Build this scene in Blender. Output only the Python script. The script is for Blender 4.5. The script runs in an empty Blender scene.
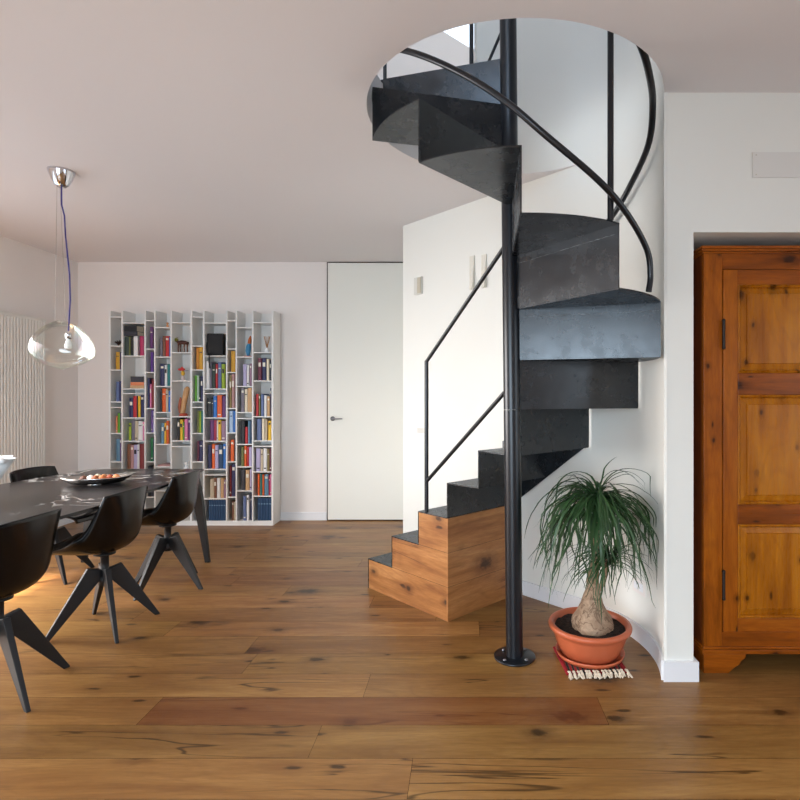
import bpy, bmesh, math, random
from mathutils import Vector, Matrix
R = math.radians
random.seed(7)
scn = bpy.context.scene
COL = scn.collection

# ------------------------------------------------------------------ camera
F = 545.0; HX, HY = 465.0, 395.0; CZ = 1.31
def at(px, py, Y):
    """world point whose image position is (px,py) at distance Y (used to measure the room)"""
    return Vector(((px-HX)*Y/F, Y, CZ+(HY-py)*Y/F))
def X(px, Y): return (px-HX)*Y/F
def Z(py, Y): return CZ+(HY-py)*Y/F
cd = bpy.data.cameras.new('camera'); cam = bpy.data.objects.new('camera', cd); COL.objects.link(cam)
cam.location = (0, 0, CZ); cam.rotation_euler = (R(90), 0, 0)
cd.sensor_width = 36; cd.lens = 36*F/800; cd.shift_x = -(HX-400)/800; cd.shift_y = (HY-400)/800
cd.clip_start = 0.05
scn.camera = cam

# ------------------------------------------------------------------ light
scn.view_settings.view_transform = 'Standard'; scn.view_settings.look = 'None'
scn.view_settings.gamma = 1; scn.view_settings.use_curve_mapping = False
scn.view_settings.exposure = 0.25
w = bpy.data.worlds.new('world'); scn.world = w; w.use_nodes = True
w.node_tree.nodes['Background'].inputs[0].default_value = (0.75, 0.87, 1.0, 1)
w.node_tree.nodes['Background'].inputs[1].default_value = 2.0
def area(name, loc, rot, sx, sy, power, col, spread=180):
    l = bpy.data.lights.new(name, 'AREA'); l.shape = 'RECTANGLE'; l.size = sx; l.size_y = sy
    l.energy = power; l.color = col; l.spread = R(spread)
    o = bpy.data.objects.new(name, l); COL.objects.link(o); o.location = loc; o.rotation_euler = rot
    return o
area('daylight_left', (-4.06, 2.55, 1.15), (R(56), 0, R(-90)), 2.5, 2.0, 128, (1.0, 0.94, 0.90), 125)
area('daylight_rear', (-1.75, -2.03, 1.2), (R(54), 0, 0), 2.7, 2.1, 115, (0.70, 0.86, 1.0), 130)
area('fill_right', (3.48, 0.2, 1.2), (R(66), 0, R(90)), 2.2, 1.9, 9, (0.84, 0.95, 1.0), 140)  # weak fill lamp added out of view to brighten the left wall
area('daylight_skylight', (0.38, 5.52, 5.10), (0, 0, R(45)), 0.8, 0.8, 7, (0.45, 0.7, 1.0))
area('fill_upper', (-0.8, -0.07, 4.15), (R(90), 0, 0), 1.9, 1.3, 16, (0.42, 0.66, 1.0))  # unseen fill lamp added upstairs to turn the stairwell wall bluish

sl = bpy.data.lights.new('sun', 'SUN'); sl.energy = 13.0; sl.angle = R(3); sl.color = (1.0, 0.86, 0.68)
so_ = bpy.data.objects.new('sun', sl); COL.objects.link(so_); so_.rotation_euler = (0, R(-29), R(10))

# ------------------------------------------------------------------ materials
def srgb(c):
    return tuple(((v/255)/12.92 if v/255 <= 0.04045 else ((v/255+0.055)/1.055)**2.4) for v in c)
class NT:
    def __init__(s, name):
        s.m = bpy.data.materials.new(name); s.m.use_nodes = True
        s.t = s.m.node_tree; s.p = s.t.nodes['Principled BSDF']
    def n(s, typ, **kw):
        nd = s.t.nodes.new(typ)
        for k, v in kw.items():
            if k.startswith('_'): setattr(nd, k[1:], v)
        return nd
    def l(s, a, b): s.t.links.new(a, b)
    def math(s, op, a, b=None, c=None):
        nd = s.t.nodes.new('ShaderNodeMath'); nd.operation = op
        for i, v in enumerate((a, b, c)):
            if v is None: continue
            if isinstance(v, (int, float)): nd.inputs[i].default_value = v
            else: s.l(v, nd.inputs[i])
        return nd.outputs[0]
    def mix(s, f, a, b, mode='MIX'):
        nd = s.t.nodes.new('ShaderNodeMix'); nd.data_type = 'RGBA'; nd.blend_type = mode
        for sock, v in ((nd.inputs[0], f), (nd.inputs[6], a), (nd.inputs[7], b)):
            if isinstance(v, (int, float)): sock.default_value = v
            elif isinstance(v, tuple): sock.default_value = (*v, 1)
            else: s.l(v, sock)
        return nd.outputs[2]
    def ramp(s, fac, stops):
        nd = s.t.nodes.new('ShaderNodeValToRGB'); e = nd.color_ramp.elements
        while len(e) < len(stops): e.new(0.5)
        for el, (p, c) in zip(e, stops):
            el.position = p; el.color = (*c, 1) if isinstance(c, tuple) else (c, c, c, 1)
        s.l(fac, nd.inputs[0]); return nd.outputs[0]
    def coord(s, scale=(1, 1, 1), loc=(0, 0, 0), rot=(0, 0, 0)):
        tc = s.t.nodes.new('ShaderNodeTexCoord'); mp = s.t.nodes.new('ShaderNodeMapping')
        s.l(tc.outputs['Object'], mp.inputs[0])
        mp.inputs['Scale'].default_value = scale; mp.inputs['Location'].default_value = loc; mp.inputs['Rotation'].default_value = rot
        return mp.outputs[0]
    def noise(s, vec, scale=5, detail=4, rough=0.5, dist=0):
        nd = s.t.nodes.new('ShaderNodeTexNoise'); s.l(vec, nd.inputs['Vector'])
        nd.inputs['Scale'].default_value = scale; nd.inputs['Detail'].default_value = detail
        nd.inputs['Roughness'].default_value = rough; nd.inputs['Distortion'].default_value = dist
        return nd.outputs[0]
    def bump(s, h, strength=0.2, dist=0.01):
        nd = s.t.nodes.new('ShaderNodeBump'); nd.inputs['Strength'].default_value = strength
        nd.inputs['Distance'].default_value = dist; s.l(h, nd.inputs['Height']); s.l(nd.outputs[0], s.p.inputs['Normal'])
    def setp(s, rough=None, metal=None, spec=None, coat=None, base=None):
        if rough is not None: s.p.inputs['Roughness'].default_value = rough
        if metal is not None: s.p.inputs['Metallic'].default_value = metal
        if spec is not None: s.p.inputs['Specular IOR Level'].default_value = spec
        if coat is not None: s.p.inputs['Coat Weight'].default_value = coat
        if base is not None: s.p.inputs['Base Color'].default_value = (*base, 1)
_plain = {}
def plain(name, rgb, rough=0.6, metal=0, spec=0.5, coat=0, var=0.06, vs=30):
    if name in _plain: return _plain[name]
    t = NT(name); c = srgb(rgb)
    n = t.noise(t.coord(), vs, 3)
    t.l(t.mix(n, tuple(v*(1-var) for v in c), tuple(min(1, v*(1+var)) for v in c)), t.p.inputs['Base Color'])
    t.setp(rough, metal, spec, coat); _plain[name] = t.m
    return t.m

def m_paint(name, rgb, bumpy=0.05):
    t = NT(name); v = t.coord()
    n = t.noise(v, 1.3, 2); c = srgb(rgb)
    t.l(t.mix(n, tuple(x*0.98 for x in c), c), t.p.inputs['Base Color'])
    t.bump(t.noise(v, 220, 2), bumpy, 0.002); t.setp(0.75, spec=0.3); return t.m
M = {}
M['wall'] = m_paint('wall_paint', (239, 232, 227))
M['walltint'] = m_paint('wall_paint_light_tint', (236, 235, 228))  # yellowish cast of the light on these walls mixed into their colour
M['ceiling'] = m_paint('ceiling_paint', (232, 228, 228))
M['trim'] = m_paint('white_lacquer_trim', (236, 236, 238), 0.0)
M['door'] = m_paint('door_lacquer', (240, 239, 230), 0.0)
M['shelfwhite'] = plain('white_shelf_lacquer', (232, 230, 226), 0.45, var=0.01)
M['plastic'] = plain('white_plastic', (214, 212, 204), 0.45, var=0.02)
M['gap'] = plain('dark_gap', (60, 48, 40), 0.9)
M['radiator'] = plain('cream_radiator_enamel', (230, 227, 220), 0.4, var=0.02)

def wood(name, dark, mid, light, along='X', plane='XZ', dots=0, crack=1.0, gloss=0.42, fine=1.0, attr=False, knots=1.0, spec=0.42):
    """wood with long grain, cathedral swirls, knots and cracks"""
    t = NT(name)
    sc = {'X': (1, 9, 9), 'Y': (9, 1, 9), 'Z': (9, 9, 1)}[along]
    sck = {'X': (1, 3.2, 3.2), 'Y': (3.2, 1, 3.2), 'Z': (3.2, 3.2, 1)}[along]
    v = t.coord(sc); vk = t.coord(sck); vo = t.coord()
    if attr:
        a = t.t.nodes.new('ShaderNodeAttribute'); a.attribute_name = 'plank'
        vm = t.t.nodes.new('ShaderNodeVectorMath'); vm.operation = 'SCALE'; vm.inputs['Scale'].default_value = 37.0
        t.l(a.outputs['Color'], vm.inputs[0])
        def add(x):
            ad = t.t.nodes.new('ShaderNodeVectorMath'); ad.operation = 'ADD'; t.l(x, ad.inputs[0]); t.l(vm.outputs[0], ad.inputs[1]); return ad.outputs[0]
        v, vk = add(v), add(vk)
    g1 = t.noise(v, 1.1*fine, 6, 0.62, 0.6)
    g2 = t.noise(v, 9*fine, 4, 0.7, 0.3)
    wv = t.t.nodes.new('ShaderNodeTexNoise'); t.l(vk, wv.inputs['Vector']); wv.inputs['Scale'].default_value = 1.0; wv.inputs['Detail'].default_value = 1.5
    rings = t.math('PINGPONG', t.math('MULTIPLY', wv.outputs[0], 26.0), 1.0)
    base = t.ramp(g1, [(0.28, dark), (0.5, mid), (0.72, light)])
    base = t.mix(t.math('MULTIPLY', t.ramp(g2, [(0.35, 0.0), (0.75, 1.0)]), 0.5), base, dark)
    base = t.mix(t.math('MULTIPLY', t.ramp(rings, [(0.0, 1.0), (0.35, 0.0)]), 0.22), base, dark)
    def flat2(x):
        sp = t.t.nodes.new('ShaderNodeSeparateXYZ'); cb = t.t.nodes.new('ShaderNodeCombineXYZ'); t.l(x, sp.inputs[0])
        t.l(sp.outputs['XYZ'.index(plane[0])], cb.inputs[0]); t.l(sp.outputs['XYZ'.index(plane[1])], cb.inputs[1]); return cb.outputs[0]
    # knots
    vo2 = t.t.nodes.new('ShaderNodeTexVoronoi'); vo2.voronoi_dimensions = '2D'; t.l(flat2(vk), vo2.inputs['Vector']); vo2.inputs['Scale'].default_value = 1.45*fine
    nz = t.noise(vk, 14, 2); d = t.math('ADD', vo2.outputs['Distance'], t.math('MULTIPLY', nz, 0.10))
    k = t.ramp(d, [(0.05+0.02*knots, 1.0), (0.075+0.03*knots, 0.0)])
    halo = t.ramp(d, [(0.06, 1.0), (0.26, 0.0)])
    sel = t.ramp(vo2.outputs['Color'], [(0.42, 0.0), (0.46, 1.0)])
    base = t.mix(t.math('MULTIPLY', t.math('MULTIPLY', halo, sel), 0.55*knots if knots < 1 else 0.55), base, dark)
    base = t.mix(t.math('MULTIPLY', t.math('MULTIPLY', k, sel), 0.9), base, tuple(c*0.22 for c in dark))
    if crack > 0:
        sc2 = {'X': (0.42, 5.0, 5.0), 'Y': (5.0, 0.42, 5.0), 'Z': (5.0, 5.0, 0.42)}[along]
        vc = t.coord(sc2)
        if attr: vc = add(vc)
        cn = t.noise(vc, 1.25, 3, 0.55, 0.5)
        line = t.ramp(t.math('ABSOLUTE', t.math('SUBTRACT', cn, 0.5)), [(0.0024, 1.0), (0.010, 0.0)])
        mask = t.ramp(t.noise(vk, 0.9, 2), [(0.50, 0.0), (0.57, 1.0)])
        base = t.mix(t.math('MULTIPLY', t.math('MULTIPLY', line, mask), 0.8*crack), base, tuple(c*0.2 for c in dark))
    if dots:
        for dsc, th in ((dots, 0.085), (dots*0.45, 0.075)):
            sd = {'X': (0.6, 1, 1), 'Y': (1, 0.6, 1), 'Z': (1, 1, 0.6)}[along]
            vd = t.coord(sd, (dsc*3.1, dsc*1.7, dsc)); 
            if attr: vd = add(vd)
            vr = t.t.nodes.new('ShaderNodeTexVoronoi'); vr.voronoi_dimensions = '2D'; t.l(flat2(vd), vr.inputs['Vector']); vr.inputs['Scale'].default_value = dsc
            dd_ = t.math('ADD', vr.outputs['Distance'], t.math('MULTIPLY', t.math('SUBTRACT', t.noise(vd, 45, 3), 0.5), 0.10))
            sl_ = t.ramp(vr.outputs['Color'], [(0.56, 0.0), (0.60, 1.0)])
            base = t.mix(t.math('MULTIPLY', t.math('MULTIPLY', t.ramp(dd_, [(th*0.6, 1.0), (th*2.2, 0.0)]), sl_), 0.6), base, tuple(c*0.55 for c in dark))
            base = t.mix(t.math('MULTIPLY', t.math('MULTIPLY', t.ramp(dd_, [(th*0.4, 1.0), (th*0.9, 0.0)]), sl_), 0.85), base, tuple(c*0.2 for c in dark))
    if attr:
        sep = t.t.nodes.new('ShaderNodeSeparateColor'); t.l(a.outputs['Color'], sep.inputs[0])
        hsv = t.t.nodes.new('ShaderNodeHueSaturation'); t.l(base, hsv.inputs['Color'])
        t.l(t.math('ADD', t.math('MULTIPLY', sep.outputs[0], 0.34), 0.80), hsv.inputs['Value'])
        t.l(t.math('ADD', t.math('MULTIPLY', sep.outputs[1], 0.012), 0.496), hsv.inputs['Hue'])
        base = hsv.outputs[0]
        base = t.mix(t.math('MULTIPLY', sep.outputs[2], 0.55), base, srgb((112, 58, 26)))
    t.l(base, t.p.inputs['Base Color'])
    t.l(t.math('ADD', t.math('MULTIPLY', g2, 0.18), gloss-0.09), t.p.inputs['Roughness'])
    t.bump(g2, 0.12, 0.004)
    t.setp(spec=spec)
    return t.m
M['floor'] = wood('oak_floor_boards', srgb((120, 78, 40)), srgb((150, 106, 58)), srgb((174, 130, 76)), 'X', plane='XY', dots=3.2, attr=True, gloss=0.38)
M['stairwood'] = wood('oak_step_cladding', srgb((120, 70, 34)), srgb((172, 114, 62)), srgb((200, 144, 88)), 'X', dots=4.5, gloss=0.45, crack=1.2)
M['stairwoodY'] = wood('oak_step_cladding_front', srgb((120, 70, 34)), srgb((176, 118, 66)), srgb((200, 146, 90)), 'Y', plane='YZ', dots=4, gloss=0.45, crack=1.4)
M['pine'] = wood('antique_pine', srgb((112, 54, 8)), srgb((164, 86, 16)), srgb((184, 106, 26)), 'Z', dots=9, crack=0.15, gloss=0.30, fine=1.5, knots=0.9, spec=0.22)
M['pineH'] = wood('antique_pine_rail', srgb((106, 50, 8)), srgb((154, 78, 14)), srgb((176, 98, 24)), 'X', dots=8, crack=0.15, gloss=0.30, fine=1.5, knots=0.7, spec=0.22)
M['pinepanel'] = wood('antique_pine_panel', srgb((138, 74, 10)), srgb((180, 108, 20)), srgb((198, 128, 34)), 'Z', dots=9, crack=0.1, gloss=0.28, fine=1.3, knots=1.0, spec=0.22)
M['pineside'] = wood('antique_pine_side', srgb((84, 36, 10)), srgb((112, 50, 14)), srgb((128, 62, 20)), 'Z', crack=0.1, gloss=0.45, fine=1.3, knots=0.6)

def m_steel(name, weld=False):
    t = NT(name); v = t.coord()
    n = t.noise(v, 5, 5, 0.65, 0.6)
    c = t.ramp(n, [(0.3, srgb((15, 17, 20))), (0.7, srgb((26, 28, 32)))])
    t.l(c, t.p.inputs['Base Color'])
    t.l(t.ramp(t.noise(v, 11, 5, 0.7), [(0.3, 0.16), (0.75, 0.30)]), t.p.inputs['Roughness'])
    t.setp(metal=0.0, spec=0.0)
    gl = t.t.nodes.new('ShaderNodeBsdfGlossy'); gl.inputs[0].default_value = (0.92, 0.96, 1.0, 1)
    t.l(t.ramp(t.noise(v, 7, 5, 0.7), [(0.3, 0.18), (0.75, 0.36)]), gl.inputs['Roughness'])
    bp = t.t.nodes.new('ShaderNodeBump'); bp.inputs['Strength'].default_value = 0.06; bp.inputs['Distance'].default_value = 0.01
    t.l(t.noise(v, 2.5, 2), bp.inputs['Height']); t.l(bp.outputs[0], gl.inputs['Normal'])
    lw = t.t.nodes.new('ShaderNodeLayerWeight'); lw.inputs[0].default_value = 0.5
    f = t.math('ADD', t.math('MULTIPLY', t.math('POWER', lw.outputs['Facing'], 3.0), 0.24), 0.058)
    f = t.math('MULTIPLY', f, t.math('ADD', t.math('MULTIPLY', t.noise(v, 9, 5, 0.7), 0.4), 0.8))
    mx = t.t.nodes.new('ShaderNodeMixShader'); t.l(f, mx.inputs[0]); t.l(t.p.outputs[0], mx.inputs[1]); t.l(gl.outputs[0], mx.inputs[2])
    t.l(mx.outputs[0], t.t.nodes['Material Output'].inputs[0])
    return t.m
M['steel'] = m_steel('blackened_steel_plate')
M['weld'] = plain('rough_weld_bead', (120, 125, 128), 0.5, 0.6, var=0.5, vs=140)
M['steeltube'] = plain('black_steel_tube', (24, 27, 33), 0.30, 0.2, 0.6, var=0.1)
M['chair'] = plain('dark_gloss_chair_shell', (9, 8, 8), 0.22, 0, 0.35, var=0.05)
M['chairleg'] = plain('black_stained_oak_leg', (20, 21, 24), 0.5, var=0.2)
M['chrome'] = plain('polished_chrome', (215, 215, 220), 0.08, 1, var=0.0)
M['handle'] = plain('satin_steel', (150, 150, 155), 0.3, 1)
M['bluecord'] = plain('blue_violet_textile_cord', (62, 58, 128), 0.8)
M['wire'] = plain('fine_steel_wire', (168, 158, 152), 0.5, 0.3)
M['terracotta'] = plain('terracotta_plastic', (196, 100, 64), 0.42, var=0.08, vs=8)
M['iron'] = plain('old_iron_hinge', (48, 40, 36), 0.5, 0.5)
M['silver'] = plain('beaten_silver', (205, 202, 198), 0.22, 1, var=0.2, vs=60)
M['ceramic'] = plain('white_ceramic', (244, 245, 245), 0.35, var=0.01)
M['void'] = plain('unlit_cavity', (18, 14, 12), 0.9)
def m_marble():
    t = NT('black_veined_marble'); v = t.coord((1, 1, 1))
    n = t.noise(v, 2.1, 5, 0.6, 1.2)
    line = t.ramp(t.math('ABSOLUTE', t.math('SUBTRACT', n, 0.5)), [(0.004, 1.0), (0.014, 0.0)])
    mk = t.ramp(t.noise(v, 1.7, 2), [(0.47, 0.0), (0.55, 1.0)])
    b = t.mix(t.noise(v, 18, 4, 0.7), srgb((20, 18, 19)), srgb((36, 32, 32)))
    t.l(t.mix(t.math('MULTIPLY', t.math('MULTIPLY', line, mk), 0.7), b, srgb((225, 222, 218))), t.p.inputs['Base Color'])
    t.setp(0.26, spec=0.3); return t.m
M['marble'] = m_marble()
def m_glass():
    t = NT('clear_iridescent_glass')
    tr = t.t.nodes.new('ShaderNodeBsdfTransparent'); tr.inputs[0].default_value = (0.97, 0.98, 0.97, 1)
    gl = t.t.nodes.new('ShaderNodeBsdfGlossy'); gl.inputs['Roughness'].default_value = 0.04
    lw = t.t.nodes.new('ShaderNodeLayerWeight'); lw.inputs[0].default_value = 0.22
    n = t.noise(t.coord((1, 1, 2)), 5, 2)
    t.l(t.ramp(n, [(0.3, (1, 0.82, 0.92)), (0.42, (0.90, 1, 0.92)), (0.55, (1, 0.98, 0.9)), (0.68, (0.78, 0.85, 1))]), gl.inputs[0])
    f = t.math('ADD', t.math('MULTIPLY', lw.outputs['Fresnel'], 0.5), 0.045)
    mx = t.t.nodes.new('ShaderNodeMixShader'); t.l(f, mx.inputs[0]); t.l(tr.outputs[0], mx.inputs[1]); t.l(gl.outputs[0], mx.inputs[2])
    t.l(mx.outputs[0], t.t.nodes['Material Output'].inputs[0]); return t.m
M['glass'] = m_glass()
def m_leaf():
    t = NT('ponytail_palm_leaf'); v = t.coord((1, 1, 1))
    t.l(t.mix(t.noise(v, 9, 3), srgb((24, 50, 30)), srgb((64, 98, 52))), t.p.inputs['Base Color']); t.setp(0.42, spec=0.4); return t.m
M['leaf'] = m_leaf()
def m_bark():
    t = NT('ponytail_palm_bark'); v = t.coord((1, 1, 1)); n = t.noise(v, 26, 6, 0.7, 0.8)
    ln = t.ramp(t.math('ABSOLUTE', t.math('SUBTRACT', t.noise(v, 13, 3, 0.6, 0.5), 0.5)), [(0.005, 1.0), (0.03, 0.0)])
    b = t.ramp(n, [(0.3, srgb((138, 108, 84))), (0.7, srgb((196, 168, 140)))])
    t.l(t.mix(t.math('MULTIPLY', ln, 0.65), b, srgb((92, 66, 48))), t.p.inputs['Base Color']); t.setp(0.85); t.bump(n, 0.5, 0.01); return t.m
M['bark'] = m_bark()
def m_soil():
    t = NT('dark_potting_soil'); v = t.coord(); n = t.noise(v, 70, 5, 0.7)
    t.l(t.ramp(n, [(0.35, srgb((24, 16, 12))), (0.75, srgb((74, 52, 40)))]), t.p.inputs['Base Color']); t.setp(0.95); t.bump(n, 1, 0.02); return t.m
M['soil'] = m_soil()
def m_rug():
    t = NT('red_black_kilim'); v = t.coord((1, 1, 1))
    ck = t.t.nodes.new('ShaderNodeTexWave'); t.l(v, ck.inputs[0]); ck.inputs['Scale'].default_value = 14; ck.inputs['Distortion'].default_value = 1.5
    t.l(t.ramp(ck.outputs[1], [(0.35, srgb((150, 28, 34))), (0.5, srgb((30, 26, 28))), (0.62, srgb((150, 140, 120))), (0.7, srgb((34, 34, 34)))]), t.p.inputs['Base Color']); t.setp(0.95); return t.m
M['rug'] = m_rug(); M['redwool'] = plain('red_wool', (152, 26, 36), 0.95)
M['fringe'] = plain('cream_wool_fringe', (222, 208, 186), 0.95, var=0.25, vs=120)

# ------------------------------------------------------------------ mesh helpers
class MB:
    def __init__(s): s.v = []; s.f = []; s.mi = []; s.sm = []
    def add(s, vs, fs, mi=0, smooth=False):
        b = len(s.v); s.v += [Vector(v) for v in vs]
        for f in fs: s.f.append([b+i for i in f]); s.mi.append(mi); s.sm.append(smooth)
        return s
    def box(s, x0, x1, y0, y1, z0, z1, mi=0, T=None):
        vs = [Vector((x, y, z)) for z in (z0, z1) for y in (y0, y1) for x in (x0, x1)]
        if T: vs = [T @ v for v in vs]
        return s.add(vs, [(0, 2, 3, 1), (4, 5, 7, 6), (0, 1, 5, 4), (2, 6, 7, 3), (0, 4, 6, 2), (1, 3, 7, 5)], mi)
    def prism(s, poly, z0, z1, mi=0, T=None):
        """poly = ccw list of (x,y)"""
        n = len(poly); vs = [Vector((x, y, z0)) for x, y in poly]+[Vector((x, y, z1)) for x, y in poly]
        if T: vs = [T @ v for v in vs]
        return s.add(vs, [tuple(range(n-1, -1, -1)), tuple(range(n, 2*n))]+[(i, (i+1) % n, n+(i+1) % n, n+i) for i in range(n)], mi)
    def slab(s, a, b, z0, z1, t, mi=0):
        """vertical plate between plan points a and b with thickness t"""
        a = Vector(a); b = Vector(b); d = (b-a).normalized(); n = Vector((-d.y, d.x))*t/2
        return s.prism([tuple(a-n), tuple(b-n), tuple(b+n), tuple(a+n)], z0, z1, mi)
    def tube(s, path, r, n=12, mi=0, caps=True, sq=False):
        P = [Vector(p) for p in path]; m = len(P); rr = r if isinstance(r, (list, tuple)) else [r]*m
        t0 = (P[1]-P[0]).normalized(); up = Vector((0, 0, 1)) if abs(t0.z) < 0.9 else Vector((1, 0, 0))
        nrm = t0.cross(up).normalized(); vs = []
        for i in range(m):
            t = ((P[min(i+1, m-1)]-P[i]).normalized()+(P[i]-P[max(i-1, 0)]).normalized()).normalized() if 0 < i < m-1 else (P[min(i+1, m-1)]-P[max(i-1, 0)]).normalized()
            nrm = (nrm-t*nrm.dot(t)).normalized(); bn = t.cross(nrm)
            for k in range(n):
                a = 2*math.pi*k/n; vs.append(P[i]+(nrm*math.cos(a)+bn*math.sin(a))*rr[i])
        fs = [(i*n+k, i*n+(k+1) % n, (i+1)*n+(k+1) % n, (i+1)*n+k) for i in range(m-1) for k in range(n)]
        s.add(vs, fs, mi, True)
        if caps: s.add(vs[:n], [tuple(range(n-1, -1, -1))], mi); s.add(vs[-n:], [tuple(range(n))], mi)
        return s
    def lathe(s, prof, c, n=48, mi=0, sx=1, sy=1, fn=None):
        vs = []
        for r, z in prof:
            for k in range(n):
                a = 2*math.pi*k/n; q = 1 if fn is None else fn(a, z)
                vs.append(Vector((c[0]+r*q*sx*math.cos(a), c[1]+r*q*sy*math.sin(a), c[2]+z)))
        m = len(prof)
        return s.add(vs, [(i*n+k, i*n+(k+1) % n, (i+1)*n+(k+1) % n, (i+1)*n+k) for i in range(m-1) for k in range(n)], mi, True)
    def ball(s, c, r, n=12, mi=0, sc=(1, 1, 1)):
        vs = []; fs = []
        m = n//2
        for i in range(m+1):
            ph = math.pi*i/m
            for k in range(n):
                a = 2*math.pi*k/n
                vs.append((c[0]+r*sc[0]*math.sin(ph)*math.cos(a), c[1]+r*sc[1]*math.sin(ph)*math.sin(a), c[2]+r*sc[2]*math.cos(ph)))
        for i in range(m):
            for k in range(n): fs.append((i*n+k, (i+1)*n+k, (i+1)*n+(k+1) % n, i*n+(k+1) % n))
        return s.add(vs, fs, mi, True)
    def move(s, T):
        s.v = [T @ v for v in s.v]; return s

ORG = {}
def tag(o, label=None, cat=None, group=None, kind=None):
    if label: o['label'] = label
    if cat: o['category'] = cat
    if group: o['group'] = group
    if kind: o['kind'] = kind
    return o
def build(name, mb, mats, parent=None, origin=None, bevel=0.0, local=False):
    """one mesh object from world coordinates; children keep the origin of their thing"""
    if not isinstance(mats, (list, tuple)): mats = [mats]
    if local: org = Vector((0, 0, 0))
    elif parent is not None: org = ORG[parent.name]
    else:
        if origin == 'base':
            xs = [v.x for v in mb.v]; ys = [v.y for v in mb.v]; zs = [v.z for v in mb.v]
            org = Vector(((min(xs)+max(xs))/2, (min(ys)+max(ys))/2, min(zs)))
        else: org = Vector(origin) if origin is not None else Vector((0, 0, 0))
    me = bpy.data.meshes.new(name)
    me.from_pydata([tuple(v-org) for v in mb.v], [], mb.f)
    for m in mats: me.materials.append(m)
    for p, mi, sm in zip(me.polygons, mb.mi, mb.sm): p.material_index = mi; p.use_smooth = sm
    bm = bmesh.new(); bm.from_mesh(me)
    bmesh.ops.remove_doubles(bm, verts=bm.verts, dist=1e-6) if bevel else None
    bmesh.ops.recalc_face_normals(bm, faces=bm.faces)
    if bevel:
        es = [e for e in bm.edges if len(e.link_faces) == 2 and e.calc_face_angle(0) > 0.6]
        bmesh.ops.bevel(bm, geom=es, offset=bevel, segments=2, affect='EDGES', profile=0.5)
    bm.to_mesh(me); bm.free()
    o = bpy.data.objects.new(name, me); COL.objects.link(o)
    if parent is not None: o.parent = parent; ORG[o.name] = ORG[parent.name]
    else: o.location = org; ORG[o.name] = org
    return o
def thing(name, loc, label, cat, group=None, rz=0):
    o = bpy.data.objects.new(name, None); COL.objects.link(o); o.empty_display_size = 0.1
    o.location = loc; o.rotation_euler = (0, 0, rz); ORG[o.name] = Vector(loc)
    return tag(o, label, cat, group)
def struct(name, mb, m, bevel=0.0, parent=None):
    o = build(name, mb, m, parent, bevel=bevel)
    if parent is None: tag(o, kind='structure')
    return o
def copy_tree(o, parent=None):
    c = o.copy(); COL.objects.link(c); c.parent = parent
    for ch in list(o.children): copy_tree(ch, c)
    return c

# ------------------------------------------------------------------ the room
H = 2.70; UP = 3.00; YB = 5.703; XL = -4.05; YR = 2.505; XR = 3.5; YC = -2.05
C = Vector((0.235, 2.725)); RH = 0.716
def pol(r, deg): return Vector((C.x+r*math.cos(R(deg)), C.y+r*math.sin(R(deg))))

# floor: boards running left to right, 20 cm wide, one mesh
def make_floor():
    mb = MB(); cols = []
    rnd = random.Random(12)
    fixed = {0: (-1.306, 1.878, (0.35, 0.3, 1.0)), -1: (-0.567, 2.1, None), -2: (-0.188, 2.0, None), 1: (-0.442, 2.2, None), 2: (-1.05, 2.0, None)}
    y0 = 2.163; w = 0.1985
    k = math.floor((YC-y0)/w)-1
    while y0+k*w < YB+0.1:
        ya, yb = y0+k*w, y0+(k+1)*w
        x = None
        if k in fixed: jx, L0, fc = fixed[k]
        else: jx, L0, fc = rnd.uniform(-1.9, 0.2), rnd.uniform(1.7, 2.2), None
        xs = [jx]
        while xs[0] > XL-0.1: xs.insert(0, xs[0]-rnd.uniform(1.6, 2.2))
        first = len(xs)-1
        xs.append(xs[-1]+L0)
        while xs[-1] < XR+0.1: xs.append(xs[-1]+rnd.uniform(1.6, 2.2))
        for i in range(len(xs)-1):
            a, b = max(xs[i], XL-0.1), min(xs[i+1], XR+0.1)
            if b-a < 0.05: continue
            g = 0.0007
            mb.add([(a+g, ya+g, 0), (b-g, ya+g, 0), (b-g, yb-g, 0), (a+g, yb-g, 0)], [(0, 1, 2, 3)])
            cols.append(fc if (fc and i == first) else (rnd.random(), rnd.random(), rnd.choice([0, 0, 0, 0, 0.15, 0.35])))
        k += 1
    # subfloor carrying the boards, closes the hairline joints
    mb.add([(XL-0.1, YC-0.1, -0.002), (XR+0.1, YC-0.1, -0.002), (XR+0.1, YB+0.1, -0.002), (XL-0.1, YB+0.1, -0.002)], [(0, 1, 2, 3)], 1); cols.append((0, 0, 0))
    mb.box(XL-0.1, XR+0.1, YC-0.1, YB+0.1, -0.12, -0.003, 1); cols += [(0, 0, 0)]*6
    me = bpy.data.meshes.new('floor'); me.from_pydata([tuple(v) for v in mb.v], [], mb.f)
    me.materials.append(M['floor']); me.materials.append(M['gap'])
    at_ = me.color_attributes.new('plank', 'FLOAT_COLOR', 'CORNER')
    for p, c, mi in zip(me.polygons, cols, mb.mi):
        p.material_index = mi
        for li in p.loop_indices: at_.data[li].color = (*c, 1)
    o = bpy.data.objects.new('floor', me); COL.objects.link(o); tag(o, kind='structure'); return o
make_floor()

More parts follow.
